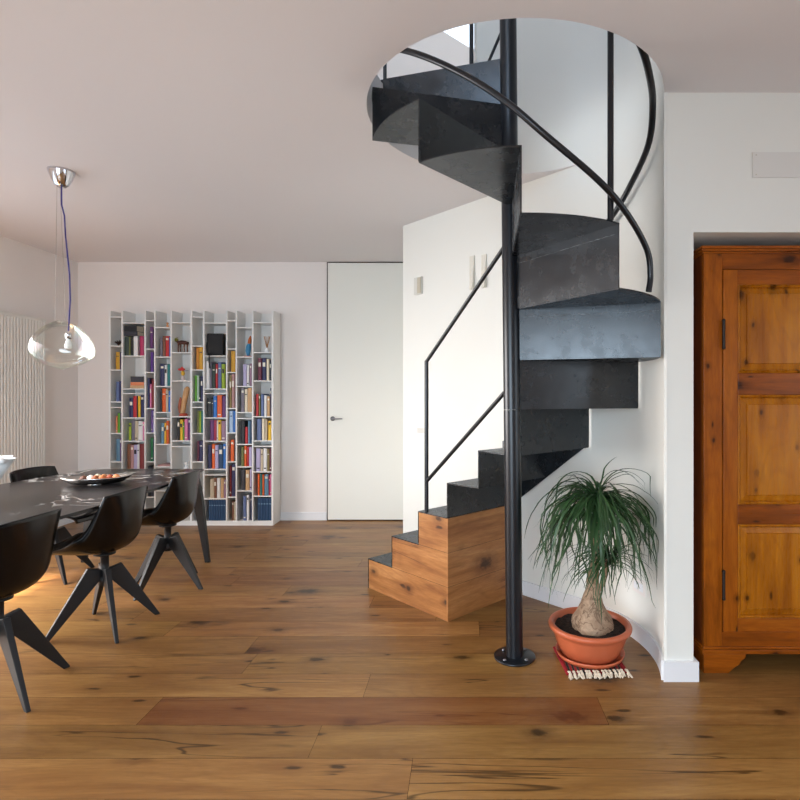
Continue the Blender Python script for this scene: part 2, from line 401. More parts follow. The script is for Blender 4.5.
# ceiling slab with the round stair opening
def make_ceiling():
    mb = MB(); x0, x1, y0, y1 = XL-0.1, XR+0.1, YC-0.1, YB+0.1
    angs = [2*math.pi*i/96 for i in range(96)]+[math.atan2(y-C.y, x-C.x) % (2*math.pi) for x in (x0, x1) for y in (y0, y1)]
    angs = sorted(angs); ins = []; out = []
    for a in angs:
        c, s = math.cos(a), math.sin(a)
        t = min([(x1-C.x)/c if c > 1e-9 else (x0-C.x)/c if c < -1e-9 else 1e9, (y1-C.y)/s if s > 1e-9 else (y0-C.y)/s if s < -1e-9 else 1e9])
        ins.append((C.x+RH*c, C.y+RH*s)); out.append((C.x+t*c, C.y+t*s))
    n = len(angs)
    for z, mi in ((H, 0), (UP, 1)):
        vs = [(x, y, z) for x, y in ins]+[(x, y, z) for x, y in out]
        mb.add(vs, [(i, (i+1) % n, n+(i+1) % n, n+i) for i in range(n)], mi)
    vs = [(x, y, H) for x, y in ins]+[(x, y, UP) for x, y in ins]
    mb.add(vs, [(i, (i+1) % n, n+(i+1) % n, n+i) for i in range(n)], 0, True)
    vs = [(x, y, H) for x, y in out]+[(x, y, UP) for x, y in out]
    mb.add(vs, [(i, (i+1) % n, n+(i+1) % n, n+i) for i in range(n)], 0)
    return struct('ceiling', mb, [M['ceiling'], M['wall']])
make_ceiling()

mb = MB().box(XL-0.1, 0.0, YB, YB+0.1, 0, H)
struct('wall_back', mb, M['wall'])
# left wall with a tall window opening beyond the left edge of the photograph
def wall_x(x0, x1, ys, z1, op, name):
    a, b, zb, zt = op; m = MB()
    m.box(x0, x1, ys[0], a, 0, z1); m.box(x0, x1, b, ys[1], 0, z1)
    m.box(x0, x1, a, b, zt, z1)
    if zb > 0.001: m.box(x0, x1, a, b, 0, zb)
    return struct(name, m, M['wall'])
wall_x(XL-0.1, XL, (YC-0.1, YB+0.1), H, (1.3, 3.8, 0.05, 2.25), 'wall_left')
wall_x(XR, XR+0.1, (YC-0.1, YR+0.8), H, (-0.9, 1.3, 0.2, 2.2), 'wall_far_right')
m = MB(); m.box(XL, -3.1, YC-0.1, YC, 0, H); m.box(-0.4, XR, YC-0.1, YC, 0, H); m.box(-3.1, -0.4, YC-0.1, YC, 2.3, H); m.box(-3.1, -0.4, YC-0.1, YC, 0, 0.1)
struct('wall_rear', m, M['wall'])
# window frames standing in those openings
def window_frame(name, a, b, z0, z1, plane, axis, n=2):
    m = MB(); t = 0.03
    def bx(u0, u1, za, zb):
        if axis == 'x': m.box(plane-t, plane+t, u0, u1, za, zb)
        else: m.box(u0, u1, plane-t, plane+t, za, zb)
    bx(a, b, z0, z0+0.07); bx(a, b, z1-0.07, z1)
    for i in range(n+1):
        c = a+(b-a)*i/n; lo, hi = max(a, c-0.04), min(b, c+0.04); bx(lo, hi, z0+0.07, z1-0.07)
    return struct(name, m, M['trim'])
window_frame('window_1', 1.3, 3.8, 0.05, 2.25, XL-0.03+0.0, 'x', 3)
window_frame('window_2', -3.1, -0.4, 0.1, 2.3, YC+0.0, 'y', 3)
window_frame('fill_window_right', -0.9, 1.3, 0.2, 2.2, XR+0.0, 'x', 2)  # unseen window added around the right fill lamp

# stair enclosure: a 45 degree wall that runs tangent into a round wall about the newel
RW = 0.716; TP = pol(RW, 45.0)
_k = (403-HX)/F; _Y = (TP.x+TP.y)/(1+_k); A0 = Vector((_k*_Y, _Y))
nrm45 = Vector((0.70711, 0.70711))
m = MB(); p2 = A0+Vector((0.0, 1.2)); 
m.prism([tuple(A0), tuple(TP), tuple(TP+nrm45*0.1), tuple(A0+Vector((0.1414, 0.0)))][::1], 0, H)
m.prism([tuple(A0), tuple(A0+Vector((0.1414, 0))), (A0.x+0.1414, YB), (A0.x, YB)], 0, H)
struct('wall_diagonal', m, M['walltint'])
def arc_wall(mb, r0, r1, a0, a1, z0, z1, n=40):
    P = [(pol(r0, a0+(a1-a0)*i/n), pol(r1, a0+(a1-a0)*i/n)) for i in range(n+1)]
    for k in (0, 1):      # inner and outer face, smooth, with vertices of their own
        vs = [(p[k].x, p[k].y, z) for p in P for z in (z0, z1)]
        mb.add(vs, [(2*i, 2*i+1, 2*i+3, 2*i+2) for i in range(n)], 0, True)
    for z in (z0, z1):
        vs = [(q.x, q.y, z) for p in P for q in p]
        mb.add(vs, [(2*i, 2*i+1, 2*i+3, 2*i+2) for i in range(n)])
    for p in (P[0], P[-1]):
        mb.add([(p[0].x, p[0].y, z0), (p[1].x, p[1].y, z0), (p[1].x, p[1].y, z1), (p[0].x, p[0].y, z1)], [(0, 1, 2, 3)])
    return mb
ENDA = -math.degrees(math.asin((C.y-YR)/RW))
RV = RW-0.0015
m = arc_wall(MB(), RV, RW+0.012, ENDA, 45, 0, 5.0); arc_wall(m, RV, RW+0.07, 45, 103, H+0.003, 5.0, 40); arc_wall(m, RV, RW+0.07, -38, ENDA, H+0.003, 5.0, 20)
struct('wall_round', m, M['walltint'])
# right wall with the wardrobe niche
xe = pol(RW, ENDA).x; NX0, NX1, NZ = 1.050, 2.62, 2.058
m = MB(); m.prism([(xe, YR), (NX0, YR), (NX0, 3.2), (xe+0.10, 3.2), (xe+0.10, YR+0.02)], 0, H)
m.box(NX0, NX1, YR, 3.2, NZ, H); m.box(NX1, XR, YR, 3.2, 0, H); m.box(NX0, NX1, 3.2, 3.3, 0, H)
struct('wall_right', m, M['walltint'])
# upper storey seen through the opening
m = MB(); m.box(-2.6, 2.6, 6.6, 6.7, UP, 5.0); m.box(-2.6, -2.5, 0.0, 6.6, UP, 5)
m.box(2.5, 2.6, 0, 6.6, UP, 5); m.box(-2.6, -1.8, -0.1, 0, UP, 5); m.box(0.2, 2.6, -0.1, 0, UP, 5); m.box(-1.8, 0.2, -0.1, 0, UP, 3.4); m.box(-1.8, 0.2, -0.1, 0, 4.9, 5)  # front opening added only for the upper fill lamp
struct('wall_upper', m, M['wall'])
# upper ceiling with a skylight turned 45 degrees
def upper_ceiling():
    s1 = Vector((X(444, 5.54), 5.54)); s2 = Vector((X(472, 5.81), 5.81)); e = (s2-s1).normalized(); q = Vector((e.y, -e.x))
    a = s1-e*0.12; b = s2+e*0.45; c = b+q*0.75; d = a+q*0.75
    hole = [a, d, c, b]; outer = [Vector((-2.6, 6.7)), Vector((-2.6, -0.1)), Vector((2.6, -0.1)), Vector((2.6, 6.7))]
    mb = MB(); vs = [(p.x, p.y, 5.0) for p in hole]+[(p.x, p.y, 5.0) for p in outer]+[(p.x, p.y, 5.03) for p in hole]
    f = [(i, (i+1) % 4, 4+(i+1) % 4, 4+i) for i in range(4)]+[(i, (i+1) % 4, 8+(i+1) % 4, 8+i) for i in range(4)]
    mb.add(vs, f); struct('ceiling_upper', mb, M['wall'])
upper_ceiling()

# baseboards
BH = 0.09; bt = 0.015
m = MB(); m.box(XL, X(327, YB), YB-bt, YB, 0, 0.085); struct('baseboard_back', m, M['trim'], 0.003)
m = MB(); m.box(XL, XL+bt, 3.9, YB-bt, 0, 0.085); struct('baseboard_left', m, M['trim'], 0.003)
m = arc_wall(MB(), RW-0.014, RW, ENDA-0.3, 45, 0, BH)
a = TP-nrm45*0.016; b = A0-nrm45*0.016
m.prism([tuple(b), tuple(a), tuple(TP), tuple(A0)], 0, BH)
struct('baseboard_round', m, M['trim'])
m = MB(); m.prism([(xe-0.010, YR-0.018), (NX0+0.018, YR-0.018), (NX0+0.018, YR+0.045), (NX0, YR+0.045), (NX0, YR), (xe-0.001, YR), ], 0, BH)
struct('baseboard_right', m, M['trim'])

# flush full height door
dx0, dx1 = X(328.5, YB), X(402, YB)+0.12
m = MB(); m.box(X(327, YB), dx1, YB-0.006, YB, 0.0, 2.70)
struct('door_gap', m, M['gap'])  # dark sheet behind the leaf, coloured as the shade in the door gap
m = MB(); m.box(dx0, dx1, YB-0.03, YB-0.007, 0.012, 2.685)
d1 = struct('door_1', m, M['door'], 0.002)
m = MB(); hx, hz = X(333.5, YB), Z(418.5, YB)
m.lathe([(0.0, 0), (0.024, 0), (0.024, 0.008), (0, 0.008)], (0, 0, 0), 20).move(Matrix.Translation((hx, YB-0.03, hz)) @ Matrix.Rotation(R(90), 4, 'X'))
m.tube([(hx, YB-0.034, hz), (hx, YB-0.075, hz), (hx+0.012, YB-0.08, hz), (hx+0.11, YB-0.08, hz)], 0.0065, 10)
m.lathe([(0.0, 0), (0.013, 0), (0.013, 0.006), (0, 0.006)], (0, 0, 0), 16).move(Matrix.Translation((hx, YB-0.03, hz-0.14)) @ Matrix.Rotation(R(90), 4, 'X')) if False else None
build('door_handle', m, M['handle'], d1)

# ------------------------------------------------------------------ spiral staircase
def make_stairs():
    root = thing('spiral_staircase', (C.x, C.y, 0), 'black steel spiral staircase rising from an oak clad base through the round ceiling opening', 'staircase')
    P = lambda name, mb, mat, par=root, bv=0.0: build(name, mb, mat, par, bevel=bv)
    pb, pt = Vector((0.248, 2.725, 0.006)), Vector((0.207, 2.725, 3.98))
    pm = MB(); pm.tube([pb, pb.lerp(pt, 0.31)-Vector((0, 0, 0.0025))], 0.0425, 32); pm.tube([pb.lerp(pt, 0.31)+Vector((0, 0, 0.0)), pt], 0.0425, 32)
    pole = P('newel_pole', pm, M['steeltube'])
    fm = MB(); fm.lathe([(0, 0.0), (0.101, 0.0), (0.103, 0.002), (0.103, 0.008), (0.101, 0.010), (0, 0.010)], (pb.x, pb.y, 0), 48)
    fl = P('base_flange', fm, M['steeltube'], pole)
    for k in range(4):
        a = R(45+90*k); bmb = MB(); bmb.lathe([(0, 0.01), (0.009, 0.01), (0.009, 0.014), (0.005, 0.017), (0, 0.017)], (pb.x+0.075*math.cos(a), pb.y+0.075*math.sin(a), 0), 10)
        P('bolt', bmb, M['handle'], fl)
    # straight flight frame: u along (1,-1)/sqrt2, v along (1,1)/sqrt2 from the near corner
    U = Vector((0.70711, -0.70711)); V = Vector((0.70711, 0.70711))
    K = Vector((-0.1075, 3.1575))            # near corner of the oak base, end of step three
    W = (A0-K).dot(V)-0.02                  # width to the baseboard line
    def uv(u, v): p = K+U*u+V*v; return (p.x, p.y)
    s1, s2 = -0.772, -0.512; s3 = -0.248
    T = Matrix.Translation((K.x, K.y, 0)) @ Matrix.Rotation(R(-45), 4, 'Z')   # local x = u, local y = v
    bx = MB()
    # stepped side profile extruded across the width
    prof = [(s1, 0.0), (0, 0.0), (0, 0.594), (s3, 0.594), (s3, 0.394), (s2, 0.394), (s2, 0.194), (s1, 0.194)]
    n = len(prof); vs = [Vector((u, 0.0, z)) for u, z in prof]+[Vector((u, W, z)) for u, z in prof]
    f = [tuple(range(n)), tuple(range(2*n-1, n-1, -1))]+[(i, n+i, n+(i+1) % n, (i+1) % n) for i in range(n)]
    tmp = MB(); tmp.add(vs, f)
    # keep grain level along the faces: object is rotated so that its own x axis is the flight
    base = build('oak_base', tmp, M['stairwood'], None, local=True); base.parent = root
    base.location = (K.x-C.x, K.y-C.y, 0); base.rotation_euler = (0, 0, R(-45)); ORG[base.name] = ORG[root.name]
    fp = MB(); fp.box(0.0003, 0.012, 0.0, W, 0.0, 0.594)
    fpo = build('front_panel', fp, M['stairwoodY'], None, local=True); fpo.parent = root
    fpo.location = base.location; fpo.rotation_euler = base.rotation_euler; ORG[fpo.name] = ORG[root.name]
    for zz in (0.198, 0.396):
        u0 = s1 if zz < 0.2 else s2
        g = MB(); g.box(u0+0.002, 0.0125, -0.0006, 0.004, zz-0.0012, zz+0.0004, T=T); g.box(0.0115, 0.0128, 0.001, W-0.002, zz-0.0012, zz+0.0004, T=T)
        P('board_joint', g, M['gap'])
    for (a, b, z) in ((s1, s2, 0.2), (s2, s3, 0.4), (s3, 0.0, 0.6)):
        t = MB(); t.box(a-0.004, b, -0.003, W, z-0.006, z, T=T); t.box(a-0.004, a, -0.003, W, z-0.2+(0.006 if z > 0.3 else 0), z-0.006, T=T); t.box(b-0.0005, b+0.0, 0, W, z-0.006, z, T=T)
        P('step_plate', t, M['steel'])
    # steel: risers 4,5 parallel to the flight, then radial
    def radial(name, ang, r, z0, z1, weld=False):
        a = pol(0.03, ang); b = pol(r, ang); t = MB(); t.slab(a, b, z0, z1, 0.006)
        o = P(name, t, M['steel'])
        if weld:
            d = (b-a).normalized(); nn = Vector((d.y, -d.x)); wm = MB(); rnd = random.Random(int(ang)+90)
            zz = z1-0.043; x = 0.03
            L = (b-a).length
            pts = []; rads = []
            while x < L-0.004:
                p = a+d*x+nn*0.0030; pts.append((p.x, p.y, zz+rnd.uniform(-0.0012, 0.0012))); rads.append(rnd.choice([0.0003, 0.0006, 0.0014, 0.0018])*(1.0 if ang > -30 else 0.7)); x += rnd.uniform(0.006, 0.016)
            wm.tube(pts, rads, 6)
            P('weld_bead', wm, M['weld'], o)
        return o
    W2 = W-0.0
    t = MB(); t.slab(uv(0.006, 0), uv(0.006, W2), 0.6, 0.80, 0.006); P('riser', t, M['steel'])
    t = MB(); t.slab(uv(0.243, 0.012), uv(0.243, W2), 0.80, 1.005, 0.006); P('riser', t, M['steel'])
    t = MB(); t.prism([uv(0.003, 0), uv(0.246, 0.012), uv(0.246, W2), uv(0.003, W2)], 0.795, 0.801); P('tread', t, M['steel'])
    pp = pol(0.05, 45); oo = pol(0.70, 45)
    t = MB(); t.prism([uv(0.24, 0.012), (C.x+0.01, C.y+0.03), tuple(oo), uv(0.5, W2-0.03), uv(0.24, W2)], 0.999, 1.005); P('tread', t, M['steel'])
    # wall side string plate below the turning steps
    t = MB()
    def wp(px):      # point on the 45 wall seen at px
        k = (px-HX)/F; s = TP.x+TP.y; Y = s/(1+k); return Vector((k*Y, Y))-nrm45*0.022
    a, b = wp(505), wp(586)
    n2 = -nrm45*0.005
    lo = [(a, 0.62-0.1), (b, 0.995)]; hi = [(b, 1.0), (a, 1.0)]
    pts = lo+hi
    vs = [(p.x, p.y, z) for p, z in pts]+[(p.x+n2.x, p.y+n2.y, z) for p, z in pts]
    t.add(vs, [(0, 1, 2, 3), (7, 6, 5, 4), (0, 4, 5, 1), (1, 5, 6, 2), (2, 6, 7, 3), (3, 7, 4, 0)])
    P('wall_string', t, M['steel'])
    angs = [45, 13.3, -18.5, -55, -92, -129, -166, -196]
    rad = [0.70, 0.70, 0.70, 0.664, 0.665, 0.67, 0.69, 0.70]
    zs = [1.002, 1.245, 1.49, 1.74, 2.0, 2.255, 2.51, 2.755, 3.0]
    for i in range(8):
        radial('riser', angs[i], rad[i], zs[i], zs[i+1], weld=(i in (2, 3)))
        if i < 7:
            poly = [tuple(pol(0.03, angs[i]))]
            for k in range(15):
                a = angs[i]+(angs[i+1]-angs[i])*k/14; r = rad[i]+(rad[i+1]-rad[i])*k/14; poly.append(tuple(pol(r, a)))
            poly.append(tuple(pol(0.03, angs[i+1])))
            t = MB(); t.prism(poly[::-1], zs[i+1]-0.006, zs[i+1]); P('tread', t, M['steel'])
    # landing lip
    poly = [tuple(pol(0.03, -196))]+[tuple(pol(0.715, -196-4*k)) for k in range(8)]+[tuple(pol(0.03, -224))]
    t = MB(); t.prism(poly[::-1], 2.994, 3.0); P('landing_plate', t, M['steel'])
    # rails
    def smooth(pts, n=10):
        out = []; p = [Vector(q) for q in pts]; p = [p[0]*2-p[1]]+p+[p[-1]*2-p[-2]]
        for i in range(1, len(p)-2):
            for k in range(n):
                t = k/n; a, b, c, d = p[i-1:i+3]
                out.append(0.5*((2*b)+(c-a)*t+(2*a-5*b+4*c-d)*t*t+(-a+3*b-3*c+d)*t**3))
        out.append(p[-2]); return out
    hel = lambda L: [Vector((*pol(r, a), z)) for a, z, r in L]
    ra = [(-41, 1.74, .70), (-40.5, 1.81, .705), (-43.5, 1.91, .705), (-55, 2.03, .70), (-67, 2.13, .70), (-85, 2.28, .70), (-96, 2.395, .70), (-108, 2.508, .70), (-122, 2.625, .70), (-136, 2.73, .70), (-155, 2.86, .70), (-172, 2.98, .70), (-185, 3.08, .70)]
    t = MB(); t.tube(smooth(hel(ra)), 0.0125, 12); P('lower_rail', t, M['steeltube'])
    rb = [(46, 2.19, .665), (40, 2.215, .665), (27.7, 2.312, .665), (15, 2.422, .665), (-4.6, 2.535, .665), (-19, 2.64, .665), (-32.8, 2.70, .67), (-44.6, 2.777, .675), (-62, 2.90, .69), (-92, 3.12, .70), (-129, 3.38, .70), (-166, 3.62, .70), (-190, 3.78, .70), (-198, 3.82, .70)]
    t = MB(); t.tube(smooth(hel(rb)), 0.0155, 12)
    pa = pol(.665, 44); pw = pol(RW, 44); t.tube([(pa.x, pa.y, 2.19), (pw.x, pw.y, 2.19)], 0.009, 8)
    P('handrail', t, M['steeltube'])
    def post(ang, r, z0, z1, rr=0.0115, name='baluster'):
        p = pol(r, ang); t = MB(); t.tube([(p.x, p.y, z0), (p.x, p.y, z1)], rr, 12); P(name, t, M['steeltube'])
    post(-59.5, 0.668, 2.0, 2.875, 0.0125); post(-196, 0.69, 3.0, 3.81, 0.010)
    # guard on the upper floor around the opening
    post(104, 0.80, 3.0, 4.0, 0.014)
    p1, p2_ = pol(0.80, 104), pol(0.80, 150)
    t = MB(); t.tube([(p1.x, p1.y, 3.95)]+[(pol(0.8, a).x, pol(0.8, a).y, 3.95) for a in range(110, 160, 8)], 0.014, 10); P('guard_rail', t, M['steeltube'])
    q1 = at(489, 61, 3.25); q2 = at(501, 33, 3.25); t = MB(); t.tube([q1-(q2-q1)*0.4, q2+(q2-q1)*0.6], 0.009, 10); P('guard_brace', t, M['steeltube'])
    # front rails of the straight flight
    k3 = Vector((X(426.5, 3.307), 3.307)); e = Vector((0.208, 2.845)); dz = 0.0
    for (za, zb, rr, nm) in ((1.512, Z(258, 2.86), 0.0115, 'handrail'), (0.785, Z(398.5, 2.86), 0.011, 'lower_rail')):
        t = MB(); t.tube([(k3.x, k3.y, za), (0.199, 2.757, zb+0.03)], rr, 12); P(nm, t, M['steeltube'])
    t = MB(); t.tube([(k3.x, k3.y, 0.6), (k3.x, k3.y, 1.512)], 0.0125, 12); t.ball((k3.x, k3.y, 1.512), 0.0125, 12); P('baluster', t, M['steeltube'])
make_stairs()

# ------------------------------------------------------------------ antique wardrobe in the niche
def make_wardrobe():
    YF = 2.577; x0 = X(703.5, YF); x1 = x0+1.30; D = 0.52
    root = thing('wardrobe', ((x0+x1)/2, YF+D/2, 0), 'antique honey pine wardrobe with raised panel doors standing in the wall niche', 'wardrobe')
    P = lambda n, mb, mat, par=root, bv=0.0: build(n, mb, mat, par, bevel=bv)
    zt, zb = Z(254, YF), Z(646, YF)
    xd0 = X(722.5, YF); z_dt, z_db = Z(270, YF), Z(631, YF)
    xd1 = xd0+0.49; xm = (x0+x1)/2
    xd1 = xm-0.012; xe0 = xm+0.012; xe1 = x1-(xd0-x0)
    for q in (x0, x1-0.02):
        m = MB(); m.box(q, q+0.02, YF+0.021, YF+D, zb, zt); P('side_panel', m, M['pineside'])
    m = MB(); m.box(x0+0.02, x1-0.02, YF+D-0.015, YF+D, zb, zt); m.box(x0+0.02, x1-0.02, YF+0.03, YF+D-0.015, zb, zb+0.02); P('back_panel', m, M['pineside'])
    m = MB(); m.box(x0-0.0005, xd0-0.002, YF-0.004, YF+0.02, zb, zt); m.box(xe1+0.002, x1, YF-0.004, YF+0.02, zb, zt); m.box(xm-0.01, xm+0.01, YF-0.012, YF+0.02, z_db, z_dt); P('face_frame', m, M['pine'], bv=0.002)
    for q in ((z_dt+0.002, zt), (zb, z_db-0.002)):
        m = MB(); m.box(xd0-0.002, xe1+0.002, YF-0.003, YF+0.02, *q); P('face_rail', m, M['pineH'], bv=0.002)
    # cornice and plinth mouldings: stepped profile
    def mould(name, steps):
        m = MB()
        for (za, zc, pr) in steps: m.box(x0-pr, x1+pr, YF-pr-0.004, YF+D, za, zc)
        P(name, m, M['pineH'], bv=0.0025)
    zc = Z(246.5, YF)
    mould('cornice', [(zt, zt+0.010, 0.004), (zt+0.010, zt+0.022, 0.010), (zt+0.022, zc, 0.016)])
    mould('plinth', [(zb-0.013, zb, 0.004), (Z(653, YF), zb-0.013, 0.010)])
    # bracket feet
    zf = Z(653, YF)
    def foot(s, xa):
        pts = [(0, 0), (0.118, 0), (0.135, 0.018), (0.150, 0.030), (0.168, 0.040), (0.175, 0.055), (0.196, 0.072), (0.200, zf), (0, zf)]
        m = MB(); vs = []
        for yy in (YF-0.012, YF+0.02):
            for u, z in pts: vs.append((xa+s*u, yy, z))
        n = len(pts); m.add(vs, [tuple(range(n)), tuple(range(2*n-1, n-1, -1))]+[(i, (i+1) % n, n+(i+1) % n, n+i) for i in range(n)])
        m.box(min(xa, xa+s*0.03), max(xa, xa+s*0.03), YF+0.02, YF+D-0.02, 0, zf)
        P('bracket_foot', m, M['pineH'], bv=0.002)
    foot(1, x0-0.004); foot(-1, x1+0.004)
    def door(a, b, hinge_left, lab=None):
        ybk, yf = YF+0.016, YF-0.010
        st = 0.068
        zr = [(Z(395, YF)*0+z_db, Z(617.5, YF)), (Z(524, YF), Z(504, YF)), (Z(395, YF), Z(373, YF)), (Z(285, YF), z_dt)]
        m = MB(); m.box(a, a+st, yf, ybk, z_db, z_dt); m.box(b-st, b, yf, ybk, z_db, z_dt)
        d = P('door', m, M['pine'], bv=0.003)
        for (z0, z1) in zr:
            m = MB(); m.box(a+st+0.0003, b-st-0.0003, yf+0.0006, ybk, z0, z1); P('door_rail', m, M['pineH'], d, 0.003)
        for i in range(3):
            pz0 = zr[i][1]; pz1 = zr[i+1][0]; pa, pb_ = a+st, b-st
            m = MB()
            # ogee sticking and raised field
            rings = [(0.0, yf+0.001), (0.006, yf-0.004), (0.012, yf+0.002), (0.016, yf+0.014), (0.042, yf+0.006), (0.045, yf+0.001), (0.049, yf+0.001)]
            vs = []
            for off, y in rings: vs += [(pa+off, y, pz0+off), (pb_-off, y, pz0+off), (pb_-off, y, pz1-off), (pa+off, y, pz1-off)]
            f = []
            for k in range(len(rings)-1):
                for j in range(4): f.append((4*k+j, 4*k+(j+1) % 4, 4*k+4+(j+1) % 4, 4*k+4+j))
            f.append(tuple(4*(len(rings)-1)+j for j in range(4)))
            m.add(vs, f); P('door_panel', m, M['pinepanel'], d)
        for py in (334.5, 584):
            hz = Z(py, YF); hx = a if hinge_left else b
            m = MB(); m.tube([(hx-0.002, yf-0.006, hz-0.06), (hx-0.002, yf-0.006, hz+0.06)], 0.007, 10); m.ball((hx-0.002, yf-0.006, hz+0.064), 0.009, 8); m.ball((hx-0.002, yf-0.006, hz-0.064), 0.009, 8)
            P('hinge', m, M['iron'], d)
        return d
    door(xd0, xd1, True); d2 = door(xe0, xe1, False)
    m = MB(); m.lathe([(0, 0), (0.016, 0), (0.012, 0.01), (0.006, 0.016), (0.014, 0.024), (0.012, 0.034), (0, 0.036)], (0, 0, 0), 16).move(Matrix.Translation((xe0+0.03, YF-0.010, 1.0)) @ Matrix.Rotation(R(90), 4, 'X'))
    P('knob', m, M['iron'], d2)
make_wardrobe()

# ------------------------------------------------------------------ fittings on the walls
def on_diag(px, py, w_, h_, d_, name, mat, label, cat, parts=None):
    k = (px-HX)/F; s = TP.x+TP.y; Y = s/(1+k); p = Vector((k*Y, Y)); z = CZ+(HY-py)*Y/F
    T = Matrix.Translation((p.x, p.y, z)) @ Matrix.Rotation(R(-45), 4, 'Z')
    if parts is None:
        m = MB(); m.box(-w_/2, w_/2, -d_, 0, -h_/2, h_/2, T=T)
        return tag(build(name, m, mat, origin='base', bevel=0.002), label, cat), T
    root = thing(name, (p.x, p.y, z-h_/2), label, cat)
    for nm, b, mt in parts:
        m = MB(); m.box(*b, T=T); build(nm, m, mt, root, bevel=0.0015)
    return root, T
M['greyplastic'] = plain('warm_grey_plastic', (196, 188, 168), 0.5)
M['slit'] = plain('painted_recess', (222, 218, 206), 0.8)
on_diag(419.2, 286, 0.09, 0.135, 0.02, 'thermostat', M['plastic'], 'small beige thermostat mounted high on the diagonal stair wall', 'thermostat',
        [('housing', (-0.045, 0.045, -0.018, 0, -0.068, 0.068), M['plastic']), ('cover', (0.0, 0.043, -0.024, -0.018, -0.062, 0.062), M['greyplastic'])])
def slot_light(px, w_, py0, py1, lab):
    k = (px-HX)/F; s = TP.x+TP.y; Y = s/(1+k); z0 = Z(py1, Y); z1 = Z(py0, Y)
    T = Matrix.Translation((k*Y, Y, 0)) @ Matrix.Rotation(R(-45), 4, 'Z'); m = MB()
    pts = [(-w_/2, -0.003), (w_/2, -0.003), (w_/2, -0.02), (-w_/2, -0.006)]
    vs = []
    for z, q in ((z0, 1), (z1, 0.15)):
        for u, v in [(-w_/2, 0), (w_/2, 0), (w_/2, -0.028*q-0.002), (-w_/2, -0.004)]: vs.append(T @ Vector((u, v, z)))
    m.add(vs, [(3, 2, 1, 0), (4, 5, 6, 7), (0, 1, 5, 4), (1, 2, 6, 5), (2, 3, 7, 6), (3, 0, 4, 7)])
    tag(build('wall_light', m, M['slit'], origin='base', bevel=0.001), lab, 'wall light', 'slim plaster lights on the diagonal wall')
slot_light(472.3, 0.05, 256, 289.5, 'slim white vertical plaster wall light, left one of the pair behind the rail')
slot_light(484.3, 0.05, 254.5, 288, 'slim white vertical plaster wall light, right one of the pair, closest to the black pole')
on_diag(422.5, 430.5, 0.16, 0.08, 0.01, 'light_switch', M['trim'], 'white rectangular light switch plate behind the thin black railing post', 'light switch',
        [('plate', (-0.065, 0.065, -0.008, 0, -0.038, 0.038), M['trim']), ('rocker', (-0.055, -0.02, -0.011, -0.008, -0.022, 0.022), M['plastic']), ('rocker', (-0.017, 0.017, -0.011, -0.008, -0.022, 0.022), M['plastic']), ('rocker', (0.02, 0.055, -0.011, -0.008, -0.022, 0.022), M['plastic'])])
# socket on the round wall behind the palm
pa = pol(RW, 14); so = thing('wall_socket', (pa.x, pa.y, Z(596, pa.y)), 'white wall socket low on the round wall behind the palm', 'socket')
T = Matrix.Translation((pa.x, pa.y, Z(586, pa.y))) @ Matrix.Rotation(R(14+90), 4, 'Z')
m = MB(); m.box(-0.06, 0.06, -0.0, 0.008, -0.04, 0.04, T=T); build('plate', m, M['wall'], so, bevel=0.002)
for u in (-0.025, 0.025):
    m = MB(); m.box(u-0.018, u+0.018, 0.008, 0.010, -0.02, 0.02, T=T); build('outlet', m, M['trim'], so)
# access cover above the wardrobe
m = MB(); m.box(X(752, YR), 2.0, YR-0.006, YR, Z(178, YR), Z(152.5, YR)); vc = thing('access_cover', (1.66, YR, Z(178, YR)), 'painted rectangular wall cover high above the wardrobe', 'wall cover')
build('panel', m, m_paint('cover_paint', (226, 223, 217), 0.0), vc, bevel=0.001)
for xx in (X(755.5, YR), 1.99):
    for py in (155.5, 175):
        m = MB(); m.lathe([(0, 0), (0.003, 0), (0.003, 0.001), (0, 0.001)], (0, 0, 0), 10).move(Matrix.Translation((xx, YR-0.006, Z(py, YR))) @ Matrix.Rotation(R(90), 4, 'X')); build('screw', m, M['greyplastic'], vc)

# radiator on the left wall
def make_radiator():
    ya, yb, z0, z1 = 4.42, 5.16, 0.14, 2.03; xb, xf = XL+0.035, XL+0.085
    root = thing('radiator', (XL+0.06, (ya+yb)/2, 0.14), 'tall cream tubular radiator on the left wall beside the bookcase', 'radiator')
    n = 22
    for i in range(n):
        y = ya+(yb-ya)*(i+0.5)/n; m = MB(); h = (yb-ya)/n*0.44
        m.prism([(xb, y-h), (xf-0.006, y-h), (xf, y-h*0.5), (xf, y+h*0.5), (xf-0.006, y+h), (xb, y+h)], z0+0.03, z1-0.03)
        build('column', m, M['radiator'], root)
    m = MB(); m.box(xb, xf, ya, yb, z1-0.032, z1); build('top_header', m, M['radiator'], root, bevel=0.004)
    m = MB(); m.box(xb, xf, ya, yb, z0, z0+0.032); build('bottom_header', m, M['radiator'], root, bevel=0.004)
    for zz in (0.4, 1.8):
        m = MB(); m.box(XL, xb+0.005, yb-0.14, yb-0.11, zz, zz+0.05); m.box(XL, xb+0.005, ya+0.11, ya+0.14, zz, zz+0.05); build('bracket', m, M['radiator'], root)
    m = MB(); m.tube([(XL, yb+0.005, 1.965), (XL+0.07, yb+0.005, 1.965)], 0.009, 10); m.ball((XL+0.07, yb+0.005, 1.965), 0.013, 10); build('air_valve', m, M['handle'], root)
make_radiator()

